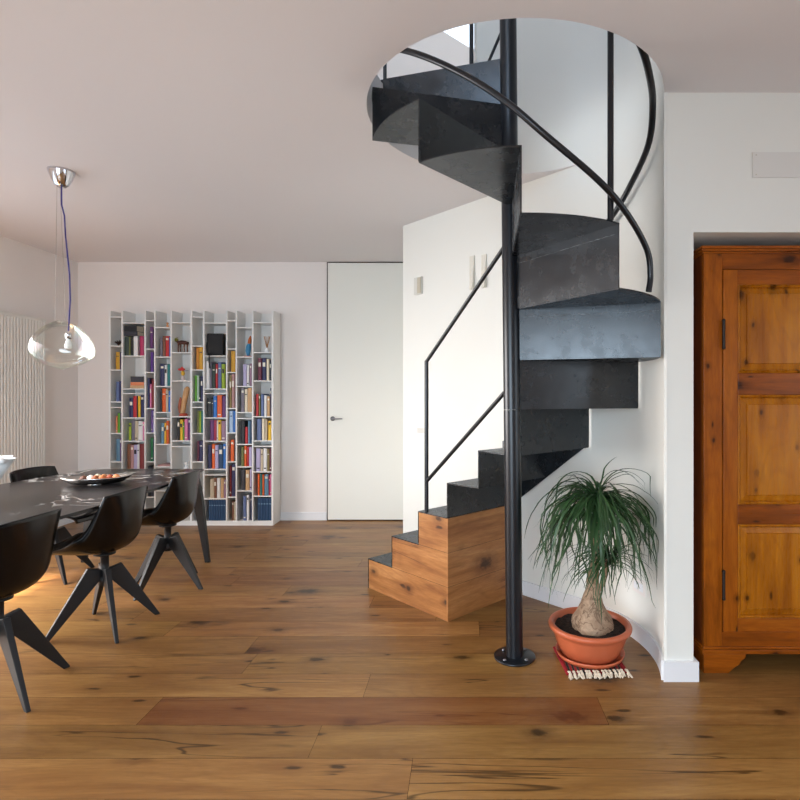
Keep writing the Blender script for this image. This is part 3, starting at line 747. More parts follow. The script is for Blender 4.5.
# ------------------------------------------------------------------ bookcase
YS = 5.466; PT = 0.014
mod = [109.5, 122.0, 145.0, 154.7, 171.0, 191.2]
def bx(px): return X(px, YS)
SH = {'A': [317, 346, 370, 402, 407.5, 433.5, 462, 492, 521.5], 'B': [323, 356, 389, 393.5, 418, 441.3, 469.5, 475, 499, 521.5],
      'C': [320.5, 349, 372.5, 408.5, 433, 462, 497.3, 521.5], 'D': [327.5, 357, 386.5, 412.5, 418.5, 444.5, 467, 491, 521.5],
      'E': [322.5, 352.5, 381, 416.8, 441, 446.5, 472, 496.4, 521.5]}
EDGE = [109.5, 122.0, 145.0, 154.7, 171.0, 191.2, 203.7, 226.6, 236.2, 252.6, 272.4]
def zs_(py): return Z(py, YS)
def make_bookcase():
    x0, x1 = bx(109), bx(272.8); zt = zs_(310.5)
    root = thing('bookcase', ((x0+x1)/2, (YS+YB)/2, 0), 'wide white bookcase with irregular open compartments filled with books against the back wall', 'bookcase')
    m = MB(); m.box(x0, x1, YB-0.026, YB-0.016, 0.03, zt); build('back_panel', m, M['shelfwhite'], root)
    m = MB(); m.box(x0, x1, YS+0.004, YB-0.016, 0.0, 0.03); build('plinth', m, M['shelfwhite'], root)
    for i, e in enumerate(EDGE):
        c = bx(e); t = PT/2 if i not in (0, 5, 10) else 0.0095
        m = MB(); m.box(c-t, c+t, YS, YB-0.026, 0.03, zt); build('upright', m, M['shelfwhite'], root, bevel=0.001)
    for ci in range(10):
        a, b = bx(EDGE[ci])+PT/2, bx(EDGE[ci+1])-PT/2
        for py in SH['ABCDE'[ci % 5]]:
            z = zs_(py); m = MB(); m.box(a+0.001, b-0.001, YS+0.003, YB-0.027, z-0.005 if py < 521 else 0.031, z+0.005); build('shelf', m, M['shelfwhite'], root)
make_bookcase()

PAL = {'gold': (206, 152, 34), 'navy': (34, 36, 80), 'slate blue': (92, 108, 150), 'salmon': (214, 128, 84), 'green': (86, 150, 34), 'purple': (96, 44, 104),
 'steel blue': (92, 132, 156), 'black': (24, 24, 26), 'dark green': (36, 52, 42), 'olive': (104, 108, 54), 'white': (222, 220, 218), 'magenta': (176, 44, 92),
 'tan': (196, 156, 112), 'red': (186, 34, 40), 'yellow': (226, 180, 36), 'lime': (150, 172, 34), 'grey': (112, 106, 118), 'beige': (192, 176, 150),
 'pink': (214, 120, 160), 'brown': (120, 74, 48), 'rose': (176, 132, 128), 'dark red': (124, 34, 34), 'violet': (88, 44, 132), 'lavender': (176, 166, 200),
 'emerald': (20, 108, 62), 'orange': (220, 94, 28), 'blue': (38, 108, 186), 'teal': (22, 112, 112), 'cream': (228, 214, 186), 'maroon': (96, 28, 52),
 'dark teal': (28, 62, 96), 'ochre': (198, 128, 30), 'crimson': (158, 28, 62), 'khaki': (128, 112, 62), 'pale blue': (168, 190, 214), 'mauve': (146, 112, 132), 'charcoal': (52, 50, 58), 'pale green': (176, 200, 178)}
COLN = ['first', 'second', 'third', 'fourth', 'fifth', 'sixth', 'seventh', 'eighth', 'ninth', 'tenth', 'eleventh']
paper = plain('book_pages', (224, 214, 192), 0.9)
def bookmat(c): return plain('book_cover_'+c.replace(' ', '_'), PAL[c], 0.5, var=0.04)
bandm = plain('spine_title_band', (226, 220, 204), 0.6); bandd = plain('spine_title_dark', (40, 34, 40), 0.6)
rb_ = random.Random(5)
def book_mesh(xa, xb_, z0, z1, yf, depth, col, band):
    m = MB(); t = min(0.0022, (xb_-xa)*0.14)
    # rounded spine + covers, then the page block set in
    w_ = xb_-xa; pr = [(xa, yf+0.005), (xa+w_*0.2, yf+0.0012), (xa+w_*0.5, yf), (xa+w_*0.8, yf+0.0012), (xb_, yf+0.005), (xb_, yf+depth), (xb_-t, yf+depth), (xb_-t, yf+0.008), (xa+t, yf+0.008), (xa+t, yf+depth), (xa, yf+depth)]
    n = len(pr); vs = [(x, y, z0) for x, y in pr]+[(x, y, z1) for x, y in pr]
    f = [(i, (i+1) % n, n+(i+1) % n, n+i) for i in range(n)]
    # caps as strips
    f += [(0, 1, 8), (1, 2, 3, 7, 8), (3, 4, 7), (4, 5, 6, 7), (8, 9, 10, 0)]
    f += [(n+8, n+1, n+0), (n+8, n+7, n+3, n+2, n+1), (n+7, n+4, n+3), (n+7, n+6, n+5, n+4), (n+0, n+10, n+9, n+8)]
    m.add(vs, f)
    m.box(xa+t, xb_-t, yf+0.008, yf+depth-0.004, z0+0.002, z1-0.004, 1)
    if band:
        h = z1-z0; za = z0+h*band[0]; zb = z0+h*band[1]
        m.box(xa+w_*0.18, xb_-w_*0.18, yf-0.0006, yf+0.003, za, zb, 2)
    return m
def books(ci, si, lst, stacked=False):
    """ci column 0..9, si = index of the shelf the books stand on, lst = (px0, px1, pytop, colour)"""
    zsh = zs_(SH['ABCDE'[ci % 5]][si])+0.005
    cell = COLN[si] if SH['ABCDE'[ci % 5]][si] < 521 else 'bottom'
    n = len(lst)
    for k, (a, b, pt, c) in enumerate(lst):
        yf = YS+0.018+rb_.uniform(0, 0.012)
        xa, xb_ = X(a, yf)+0.0006, X(b, yf)-0.0006
        xb_ = min(xb_, bx(EDGE[ci+1])-0.011); xa = max(xa, bx(EDGE[ci])+0.011)
        z1 = Z(pt, yf); band = rb_.choice([None, None, None, None, (0.62, 0.8), (0.74, 0.78), (0.1, 0.15), (0.8, 0.9)])
        if xb_-xa < 0.012: band = None
        bm_ = bandd if c in ('white', 'cream', 'yellow', 'beige', 'gold', 'lime', 'pale blue', 'lavender') else bandm
        if 'title' in c: pass
        o = build('book', book_mesh(xa, xb_, zsh, z1, yf, rb_.uniform(0.13, 0.17), c, band), [bookmat(c), paper, bm_], origin='base')
        pos = 'only book' if n == 1 else 'leftmost' if k == 0 else 'rightmost' if k == n-1 else COLN[k]+' from left'
        sz = 'thick' if xb_-xa > 0.034 else 'slim' if xb_-xa < 0.02 else 'medium'
        sf = 'bottom shelf' if cell == 'bottom' else cell+' shelf down'
        if n == 1: lab = '%s %s book, alone in the %s bookcase column, %s' % (sz, c, COLN[ci], sf)
        else: lab = '%s %s book, %s in the %s bookcase column, %s' % (sz, c, pos, COLN[ci], sf)
        tag(o, lab, 'book', 'upright books in the white bookcase')
books(0, 2, [(115.6, 119.5, 352, 'gold'), (119.5, 121.3, 352, 'navy')])
books(0, 3, [(115.8, 118.8, 381.5, 'slate blue'), (118.8, 121.3, 381, 'navy')])
books(0, 5, [(115.5, 117.4, 416, 'salmon'), (117.4, 120, 413, 'green'), (120, 121.3, 413, 'purple')])
books(0, 6, [(116, 119.8, 439, 'steel blue'), (119.8, 121.3, 438, 'purple')])
books(1, 1, [(123.5, 128.5, 336.5, 'dark green'), (128.5, 130.2, 336.5, 'olive'), (130.2, 133.2, 337, 'black'), (133.2, 137.5, 336, 'white'), (139.5, 143.6, 336, 'magenta')])
books(1, 4, [(129, 133, 398, 'navy'), (133, 136.5, 396, 'red'), (136.5, 137.6, 396, 'black'), (137.6, 140.3, 396, 'yellow'), (140.5, 144, 395, 'navy')])
books(1, 5, [(128.5, 131, 423, 'lime'), (131.2, 134.5, 420.5, 'grey'), (134.5, 137.8, 421, 'beige'), (137.8, 142.4, 421, 'white'), (142.4, 144.2, 422, 'pink')])
books(1, 6, [(127, 130.4, 444, 'brown'), (130.4, 133.5, 445, 'rose'), (133.5, 137, 445, 'lavender'), (137, 139.2, 444.5, 'white'), (139.4, 144, 444, 'dark red')])
books(2, 1, [(149.8, 152.8, 327, 'purple')])
books(2, 2, [(150.3, 153, 352, 'violet')])
books(2, 3, [(146.5, 149.5, 378, 'navy'), (149.6, 151.4, 384, 'pink'), (151.5, 153.8, 379, 'dark red')])
books(2, 4, [(151, 152.4, 410, 'violet'), (152.4, 153.9, 411, 'lavender')])
books(2, 5, [(150.3, 153, 438, 'emerald'), (153, 154, 439, 'navy')])
books(2, 6, [(147.5, 150.5, 466, 'black'), (150.5, 153.8, 467, 'charcoal')])
books(3, 1, [(160, 162.4, 337, 'grey'), (162.4, 165.4, 336, 'brown'), (165.4, 169, 336, 'red'), (169, 170.4, 337, 'blue')])
books(3, 2, [(160, 164.2, 364, 'navy'), (164.4, 167, 365, 'white'), (167, 170.3, 364, 'teal')])
books(3, 3, [(160, 162, 388.5, 'black'), (162, 165.5, 388.5, 'orange'), (165.5, 168, 389, 'beige'), (168.2, 170.4, 391, 'blue')])
books(3, 5, [(161, 164, 423, 'steel blue'), (164, 166, 423, 'yellow'), (166, 168.6, 421, 'orange'), (168.6, 170.3, 421, 'brown')])
books(4, 4, [(177, 179.8, 418, 'black'), (179.9, 182.6, 419.5, 'yellow'), (182.6, 184.2, 422, 'green'), (184.3, 187.6, 419, 'pink'), (188, 190.3, 418, 'purple')])
books(5, 2, [(196, 199, 347.5, 'ochre'), (199, 202.6, 347, 'gold')])
books(5, 3, [(194.6, 196.8, 375.5, 'green'), (196.8, 198.8, 375.5, 'pale green'), (198.8, 200.4, 376, 'dark green'), (200.4, 202.8, 376, 'navy')])
books(5, 5, [(197, 199, 411, 'olive'), (199, 200.9, 411, 'lime'), (201, 202.9, 411, 'teal')])
books(5, 6, [(197, 199.2, 441, 'maroon'), (199.2, 202.7, 441, 'navy')])
books(6, 2, [(205.2, 209.4, 361, 'white'), (209.5, 211.8, 362, 'grey'), (212, 215.2, 364, 'dark green'), (215.4, 217.6, 364, 'red'), (217.8, 221.2, 362, 'slate blue'), (221.4, 224.6, 364, 'lime')])
books(6, 4, [(207, 211.5, 398, 'black'), (211.6, 213.2, 399, 'charcoal'), (213.2, 216.8, 396, 'blue'), (217, 221.6, 395, 'orange'), (221.8, 225.6, 396, 'purple')])
books(6, 5, [(210, 213.8, 420, 'purple'), (213.8, 216.4, 420, 'crimson'), (216.4, 218, 420.5, 'white'), (218, 221, 420, 'yellow'), (221.2, 225.4, 421, 'mauve')])
books(6, 6, [(208, 211.6, 445, 'navy'), (211.8, 214.8, 444, 'orange'), (214.8, 218.2, 445, 'lavender'), (218.4, 222.8, 445, 'dark teal'), (223, 225.7, 444, 'blue')])
books(6, 8, [(210, 213.8, 479, 'beige'), (213.8, 216.5, 478, 'brown'), (216.7, 220.2, 478, 'white'), (220.6, 223.6, 478, 'tan'), (223.6, 225.7, 480, 'mauve')])
books(7, 2, [(231, 235, 351, 'gold')])
books(7, 3, [(229.2, 231.4, 375, 'khaki'), (231.5, 234.4, 374, 'rose')])
books(7, 4, [(229.2, 232.8, 411, 'pale blue'), (232.9, 235.2, 411, 'blue')])
books(7, 5, [(230.6, 234, 440, 'orange'), (234.1, 235.3, 438, 'charcoal')])
books(7, 6, [(229.2, 231.4, 466, 'dark red'), (231.6, 235.3, 464, 'navy')])
books(7, 7, [(231.8, 233.6, 501, 'brown'), (233.6, 235.2, 502, 'beige')])
books(8, 2, [(243, 246.4, 364, 'lavender'), (246.6, 249, 365, 'white'), (249.4, 251.7, 363.5, 'mauve')])
books(8, 3, [(241, 244.2, 388, 'grey'), (244.4, 247.4, 389, 'cream'), (247.5, 251.6, 388, 'tan')])
books(8, 5, [(241, 244.6, 421, 'black'), (245, 247.6, 427, 'red'), (247.8, 249.8, 421, 'steel blue'), (249.8, 251.7, 421, 'dark teal')])
books(8, 6, [(241, 243.8, 446.5, 'olive'), (244.2, 246.4, 446, 'orange'), (246.7, 248.6, 447, 'red'), (248.8, 251.6, 447, 'lavender')])
books(8, 7, [(241.2, 245, 469.5, 'charcoal'), (245.4, 249.4, 470, 'tan'), (249.7, 251.6, 469, 'lavender')])
books(8, 8, [(243, 246, 496, 'slate blue'), (246.4, 249, 495, 'white'), (250.3, 251.7, 493, 'navy')])
books(9, 2, [(257.8, 261.4, 358, 'maroon'), (262, 266, 358, 'navy'), (266.4, 269, 359, 'cream'), (269.3, 271.2, 360, 'charcoal')])
books(9, 3, [(256, 258.4, 394, 'red'), (258.5, 260.4, 394, 'olive'), (260.8, 263.6, 394, 'slate blue'), (264, 266.6, 395.5, 'white'), (267, 269.8, 396.5, 'tan'), (270, 271.4, 388, 'navy')])
books(9, 4, [(257, 261.2, 419, 'slate blue'), (261.8, 264.4, 418.5, 'cream'), (264.8, 267.2, 419.5, 'beige'), (268, 271.2, 421, 'yellow')])
books(9, 6, [(256, 260.2, 448.5, 'lavender'), (260.4, 263, 449, 'beige'), (263.2, 266.8, 448.5, 'white'), (267, 269.3, 449, 'khaki'), (269.4, 271.4, 448.5, 'maroon')])
books(9, 7, [(257.5, 259.6, 474, 'orange'), (259.9, 262, 474, 'teal'), (262.2, 264, 474.5, 'orange'), (264.4, 268.2, 474.5, 'steel blue'), (268.5, 270, 475, 'crimson'), (270, 271.4, 474, 'pink')])
# matching dark teal encyclopaedia volumes
def volumes(ci, px0, px1, n, top, rowname):
    zsh = zs_(521.5)+0.005; yf = YS+0.02
    for k in range(n):
        a = px0+(px1-px0)*k/n; b = px0+(px1-px0)*(k+1)/n; m = MB()
        xa, xb_ = X(a, yf)+0.0005, X(b, yf)-0.0005
        m = book_mesh(xa, xb_, zsh, Z(top, yf), yf, 0.17, None, (0.72, 0.76))
        pos = 'leftmost' if k == 0 else 'rightmost' if k == n-1 else COLN[k]+' from left'
        tag(build('encyclopaedia_volume', m, [bookmat('dark teal'), paper, plain('pale_spine_line', (120, 150, 170), 0.5)], origin='base'),
            'dark teal bound volume, %s in the bookcase\'s %s bottom compartment' % (pos, rowname), 'book', 'matching dark teal volumes in bottom compartments')
volumes(5, 197.5, 202.8, 2, 500, 'narrow sixth')
volumes(6, 208.5, 225.6, 7, 500, 'wide seventh')
volumes(9, 257.5, 271.4, 5, 498, 'rightmost')

# lying books, ornaments
def flat(px0, px1, pyb, pyt, col, name, label, y0=0.02, d=0.16):
    yf = YS+y0; m = MB(); t = 0.002; xa, xb_ = X(px0, yf), X(px1, yf); z0, z1 = Z(pyb, yf), Z(pyt, yf)
    m.box(xa, xb_, yf, yf+d, z0, z0+t); m.box(xa, xb_, yf, yf+d, z1-t, z1); m.box(xa, xb_, yf, yf+t, z0+t, z1-t); m.box(xa+0.003, xb_-0.003, yf+t, yf+d-0.003, z0+t, z1-t, 1)
    return tag(build(name, m, [bookmat(col), paper], origin='base'), label, 'book', 'lying books in the bookcase')
zt2 = SH['B'][2]
flat(130, 144, 388.4, 385.5, 'tan', 'book', 'tan book lying at the bottom of the small stack in the second column')
flat(130.5, 144, 385.4, 382.2, 'salmon', 'book', 'salmon book lying in the middle of the small stack in the second column')
flat(130.5, 143.8, 382.1, 376.5, 'charcoal', 'book', 'dark thick book lying on top of the small stack in the second column')
flat(124, 137.4, 335.8, 331.5, 'charcoal', 'book', 'charcoal book lying across the upright books near the top of the second column')
flat(123.2, 136.8, 331.4, 325.5, 'black', 'book', 'black book lying topmost across the upright books in the second column')
flat(158, 170, 466.3, 464.6, 'rose', 'book', 'thin rose book lying alone in the nearly empty fourth column compartment')
def SB(px, py, dy=0.06): return at(px, py, YS+dy)
def orn(name, label, cat): pass
yo = YS+0.07
# dried flower
r_ = thing('dried_flower', (X(118.5, yo), yo, zs_(346)+0.005), 'small dark dried flower lying in the top left compartment', 'ornament')
m = MB(); rr = random.Random(2); b0 = Vector((X(118.5, yo), yo, zs_(346)+0.005))
for k in range(9):
    a = k*0.7; m.tube([b0+Vector((0, 0, 0.01)), b0+Vector((0.02*math.cos(a), 0.02*math.sin(a), 0.035)), b0+Vector((0.034*math.cos(a), 0.034*math.sin(a), 0.05+0.012*math.sin(k)))], [0.003, 0.008, 0.002], 6)
build('petals', m, plain('dried_petals', (58, 40, 34), 0.9), r_); m = MB(); m.tube([b0, b0+Vector((0, 0, 0.02))], [0.012, 0.008], 8); build('stem_base', m, plain('dried_stem', (82, 54, 34), 0.9), r_)
# little orange figure on top of column four
b0 = Vector((X(167.5, yo), yo, zs_(327.5)+0.005)); r_ = thing('orange_figurine', b0, 'tiny pale orange figurine on the topmost shelf of the fourth column', 'ornament')
m = MB(); m.lathe([(0, 0), (0.012, 0), (0.014, 0.012), (0.009, 0.03), (0, 0.036)], b0, 14); build('body', m, plain('orange_glaze', (214, 150, 96), 0.5), r_)
m = MB(); m.ball(b0+Vector((0, 0, 0.045)), 0.012, 10); build('head', m, plain('orange_glaze', (214, 150, 96)), r_)
# striped toy animal
b0 = Vector((X(182, yo), yo, zs_(352.5)+0.005)); r_ = thing('striped_animal_figurine', b0, 'dark striped toy animal with an olive head standing in the fifth column', 'ornament')
bm_ = plain('striped_toy_brown', (74, 34, 22), 0.6, var=0.8, vs=60)
m = MB(); m.tube([b0+Vector(p) for p in [(-0.035, 0, 0.098), (-0.01, 0, 0.104), (0.03, 0, 0.10), (0.062, 0, 0.095)]], [0.016, 0.02, 0.019, 0.014], 12)
m.tube([b0+Vector(p) for p in [(-0.035, 0, 0.10), (-0.055, 0, 0.122)]], [0.014, 0.011], 10); build('body', m, bm_, r_)
m = MB(); m.ball(b0+Vector((-0.066, 0, 0.128)), 0.021, 12, sc=(1.5, 0.8, 0.9)); m.ball(b0+Vector((-0.05, 0, 0.148)), 0.007, 8, sc=(0.6, 0.6, 1.6)); build('head', m, plain('toy_olive', (122, 118, 34), 0.6), r_)
for lx, ly in ((-0.03, -0.012), (-0.022, 0.012), (0.03, -0.012), (0.05, 0.012)):
    m = MB(); m.tube([b0+Vector((lx, ly, 0.09)), b0+Vector((lx-0.003, ly, 0.045)), b0+Vector((lx, ly, 0.0))], [0.009, 0.006, 0.007], 8); build('leg', m, plain('toy_leg', (112, 62, 30), 0.6, var=0.7, vs=70), r_)
# red yellow figure
b0 = Vector((X(183, yo), yo, zs_(381)+0.005)); r_ = thing('bird_figurine', b0, 'small figurine with red head and yellow body on the third shelf of the fifth column', 'ornament')
m = MB(); m.lathe([(0, 0), (0.022, 0), (0.02, 0.03), (0.013, 0.052), (0, 0.055)], b0, 16); build('base', m, plain('pale_stripe_glaze', (214, 196, 190), 0.5, var=0.4, vs=50), r_)
m = MB(); m.ball(b0+Vector((0, 0, 0.075)), 0.024, 12, sc=(0.8, 0.7, 1.2)); build('body', m, plain('toy_yellow', (212, 168, 48)), r_)
m = MB(); m.ball(b0+Vector((-0.014, 0, 0.115)), 0.02, 12, sc=(1.9, 0.7, 0.75)); m.ball(b0+Vector((-0.01, 0, 0.132)), 0.010, 8); build('head', m, plain('toy_red', (202, 36, 30), 0.5), r_)
m = MB(); m.tube([b0+Vector((0.01, 0, 0.098)), b0+Vector((0.055, 0, 0.104))], [0.005, 0.002], 6); build('tail', m, plain('toy_grey', (150, 138, 150)), r_)
# carved wooden figure
b0 = Vector((X(183.5, yo), yo, zs_(416.8)+0.005)); r_ = thing('wooden_carving', b0, 'tall leaning carved wooden figure on a red base in the fifth column', 'ornament')
m = MB(); m.lathe([(0, 0), (0.04, 0), (0.042, 0.012), (0.03, 0.028), (0, 0.03)], b0, 18); build('base', m, plain('carving_red_base', (188, 74, 50), 0.5), r_)
m = MB(); m.tube([b0+Vector(p) for p in [(-0.01, 0, 0.02), (0.0, 0, 0.09), (0.012, 0, 0.17), (0.028, 0, 0.235), (0.038, 0, 0.28), (0.04, 0, 0.30)]], [0.024, 0.024, 0.026, 0.03, 0.026, 0.008], 14); build('body', m, plain('carved_pale_wood', (202, 154, 104), 0.5, var=0.3, vs=30), r_)
m = MB(); m.tube([b0+Vector(p) for p in [(-0.03, 0, 0.03), (-0.042, 0, 0.09), (-0.028, 0, 0.15), (-0.03, 0, 0.19)]], [0.016, 0.014, 0.018, 0.006], 10); build('arm', m, plain('carved_red_wood', (160, 82, 50), 0.5), r_)
# white figurine
b0 = Vector((X(186.5, yo), yo, zs_(472)+0.005)); r_ = thing('white_figurine', b0, 'small white figurine in the empty lower compartment of the fifth column', 'ornament')
m = MB(); m.lathe([(0, 0), (0.022, 0), (0.024, 0.02), (0.014, 0.05), (0, 0.06)], b0, 16); build('body', m, M['ceramic'], r_)
m = MB(); m.ball(b0+Vector((0, 0, 0.075)), 0.019, 12); build('head', m, M['ceramic'], r_)
# black case with hanging strap
b0 = Vector((X(217, yo), yo, zs_(356)+0.005)); r_ = thing('black_case', b0, 'black square case with a strap hanging over the shelf edge, seventh column', 'case')
blk = plain('black_case_cloth', (14, 14, 16), 0.7)
m = MB(); m.box(b0.x-0.085, b0.x+0.078, YS+0.03, YS+0.15, b0.z, b0.z+0.225); build('body', m, blk, r_, bevel=0.008)
m = MB(); m.ball((b0.x-0.075, YS+0.06, b0.z+0.085), 0.05, 14, sc=(0.55, 0.7, 1.6)); build('pouch', m, blk, r_)
m = MB(); m.tube([(b0.x-0.045, YS+0.03, b0.z+0.03), (b0.x-0.045, YS-0.004, b0.z+0.012), (b0.x-0.043, YS-0.008, b0.z-0.06), (b0.x-0.036, YS-0.008, b0.z-0.13)], [0.006, 0.006, 0.006, 0.009], 8); build('strap', m, blk, r_)
# parrot
b0 = Vector((X(249.3, yo), yo, zs_(357)+0.005)); r_ = thing('parrot_figurine', b0, 'blue and orange parrot figurine on its own shelf in the ninth column', 'ornament')
m = MB(); m.box(b0.x-0.045, b0.x+0.018, yo-0.03, yo+0.03, b0.z, b0.z+0.01); build('base', m, plain('parrot_base', (196, 96, 62)), r_, bevel=0.003)
m = MB(); m.tube([b0+Vector(p) for p in [(-0.01, 0, 0.01), (-0.012, 0, 0.06), (-0.005, 0, 0.11), (0.005, 0, 0.15)]], [0.014, 0.025, 0.024, 0.012], 14); build('body', m, plain('parrot_blue', (52, 128, 168), 0.5, var=0.3, vs=40), r_)
m = MB(); m.tube([b0+Vector(p) for p in [(0.0, 0, 0.135), (0.006, 0, 0.175), (0.012, 0, 0.215)]], [0.018, 0.016, 0.005], 12); build('head', m, plain('parrot_orange', (190, 96, 40)), r_)
# reed diffuser
b0 = Vector((X(267, yo), yo, zs_(352.5)+0.005)); r_ = thing('reed_diffuser', b0, 'white reed diffuser with thin brown sticks in the rightmost column', 'diffuser')
m = MB(); m.lathe([(0, 0), (0.021, 0), (0.023, 0.01), (0.02, 0.034), (0.013, 0.042), (0.013, 0.048), (0.011, 0.048), (0.011, 0.03), (0, 0.03)], b0, 20); build('bottle', m, M['ceramic'], r_)
for k in range(7):
    a = k*0.9; m = MB(); m.tube([b0+Vector((0, 0, 0.035)), b0+Vector((0.032*math.cos(a), 0.02*math.sin(a), 0.165))], 0.0022, 6); build('reed', m, plain('reed_brown', (186, 132, 84)), r_)

# ------------------------------------------------------------------ dining table
def make_table():
    cx, cy = -2.50, 3.08; L = 1.24
    root = thing('dining_table', (cx, cy, 0), 'long black veined marble dining table with bowed sides and slim black legs', 'table')
    def outline(e, lx):
        pts = []; n = 24
        for s in (1, -1):
            for i in range(n+1):
                t = -1+2*i/n; y = s*t*lx*-1 if s < 0 else t*lx
                y = t*lx if s > 0 else -t*lx
                pts.append((cx+s*(0.43+0.135*(1-(y/L)**2)-e), cy+y))
        return pts
    m = MB(); m.prism(outline(0, L), 0.709, 0.725); n = len(outline(0, L))
    # chamfered underside
    a = outline(0, L); b = outline(0.05, L-0.05)
    vs = [(x, y, 0.709) for x, y in a]+[(x, y, 0.695) for x, y in b]
    m.add(vs, [(i, n+i, n+(i+1) % n, (i+1) % n) for i in range(n)]+[tuple(range(2*n-1, n-1, -1))])
    build('tabletop', m, M['marble'], root)
    m = MB(); m.box(cx-0.28, cx+0.28, cy-L+0.18, cy+L-0.18, 0.64, 0.695); build('under_frame', m, M['chairleg'], root)
    for sx in (-1, 1):
        for sy in (-1, 1):
            t = Vector((cx+sx*0.39, cy+sy*(L-0.07), 0.694)); b_ = Vector((cx+sx*0.485, cy+sy*(L-0.05), 0.0)); kn = t.lerp(b_, 0.25)
            m = MB(); vs = []
            for p, w_, d_ in ((t, 0.028, 0.02), (kn, 0.036, 0.022), (b_, 0.018, 0.014)):
                for ax, ay in ((-1, -1), (1, -1), (1, 1), (-1, 1)): vs.append(p+Vector((ax*w_, ay*d_, 0)))
            f = [(3, 2, 1, 0), (8, 9, 10, 11)]
            for r0 in (0, 4): f += [(r0+j, r0+(j+1) % 4, r0+4+(j+1) % 4, r0+4+j) for j in range(4)]
            m.add(vs, f); build('leg', m, M['chairleg'], root, bevel=0.003)
make_table()

# ------------------------------------------------------------------ chairs
def make_chair(loc, rseat, rbase, label, proto=None):
    grp = 'swivel chairs around the marble table'
    if proto is not None:
        o = copy_tree(proto); o.location = loc; tag(o, label)
        o.rotation_euler = (0, 0, rbase)
        for c in o.children:
            if c.name.startswith('seat_shell'): c.rotation_euler = (0, 0, rseat-rbase)
        return o
    root = thing('swivel_chair', (0, 0, 0), label, 'chair', grp)
    prof = [(0.325, 0.425), (0.315, 0.452), (0.26, 0.460), (0.16, 0.447), (0.06, 0.437), (-0.03, 0.438), (-0.095, 0.452), (-0.135, 0.495), (-0.152, 0.56), (-0.160, 0.64), (-0.166, 0.715), (-0.170, 0.785)]
    hw = [0.205, 0.222, 0.235, 0.25, 0.255, 0.258, 0.255, 0.250, 0.242, 0.232, 0.224, 0.215]
    cu = [(0, 0.004), (0, 0.010), (0, 0.022), (0.0, 0.045), (0.01, 0.075), (0.05, 0.10), (0.10, 0.10), (0.12, 0.07), (0.11, 0.035), (0.085, 0.015), (0.060, 0.004), (0.045, -0.012)]
    # refine the profile with Catmull-Rom
    def cr(L, n=4):
        P = [Vector(p) if hasattr(p, '__len__') else Vector((p, 0)) for p in L]; P = [P[0]*2-P[1]]+P+[P[-1]*2-P[-2]]; out = []
        for i in range(1, len(P)-2):
            for k in range(n):
                t = k/n; a, b, c, d = P[i-1:i+3]; out.append(0.5*((2*b)+(c-a)*t+(2*a-5*b+4*c-d)*t*t+(-a+3*b-3*c+d)*t**3))
        out.append(P[-2]); return out
    pr, hh, cc = cr(prof), cr(hw), cr(cu)
    nu = 20; vs = []
    for p, h, c in zip(pr, hh, cc):
        for j in range(nu+1):
            u = -1+2*j/nu; k = abs(u)**2.6
            vs.append(Vector((p.x+c.x*k, u*h.x*(1-0.06*k), p.y+c.y*k)))
    f = [(i*(nu+1)+j, i*(nu+1)+j+1, (i+1)*(nu+1)+j+1, (i+1)*(nu+1)+j) for i in range(len(pr)-1) for j in range(nu)]
    m = MB(); m.add(vs, f, 0, True); o = build('seat_shell', m, M['chair'], root)
    md = o.modifiers.new('thickness', 'SOLIDIFY'); md.thickness = 0.011; md.offset = 0
    hub = MB(); hub.lathe([(0, 0.425), (0.055, 0.425), (0.055, 0.415), (0.022, 0.405), (0.022, 0.30), (0.030, 0.30), (0.030, 0.245), (0, 0.245)], (0, 0, 0), 20)
    build('swivel_hub', hub, M['chairleg'], root)
    for q in range(4):
        pts = [(0.022, 0.278), (0.022, 0.334), (0.082, 0.350), (0.281, 0.004), (0.279, 0.0), (0.254, 0.0)]
        w0 = [0.014, 0.014, 0.014, 0.008, 0.008, 0.008]
        vs = [Vector((r, -w, z)) for (r, z), w in zip(pts, w0)]+[Vector((r, w, z)) for (r, z), w in zip(pts, w0)]
        n = 6; lm = MB(); lm.add([Matrix.Rotation(R(45+90*q), 4, 'Z') @ v for v in vs], [tuple(range(n)), tuple(range(2*n-1, n-1, -1))]+[(i, (i+1) % n, n+(i+1) % n, n+i) for i in range(n)])
        build('leg', lm, M['chairleg'], root, bevel=0.002)
    root.location = loc; root.rotation_euler = (0, 0, rbase); o.rotation_euler = (0, 0, rseat-rbase)
    return root
ch0 = make_chair((-2.03, 3.07, 0), R(181), R(0), 'black swivel chair in the middle of the three on the near side of the table')
make_chair((-2.045, 2.385, 0), R(180), R(16), 'black swivel chair cut off by the left edge, nearest the camera', ch0)
make_chair((-2.04, 3.74, 0), R(183), R(31), 'black swivel chair closest to the bookcase, at the far table leg', ch0)
make_chair((-2.98, 3.92, 0), R(0), R(10), 'black swivel chair on the far side of the table with only its backrest top showing', ch0)

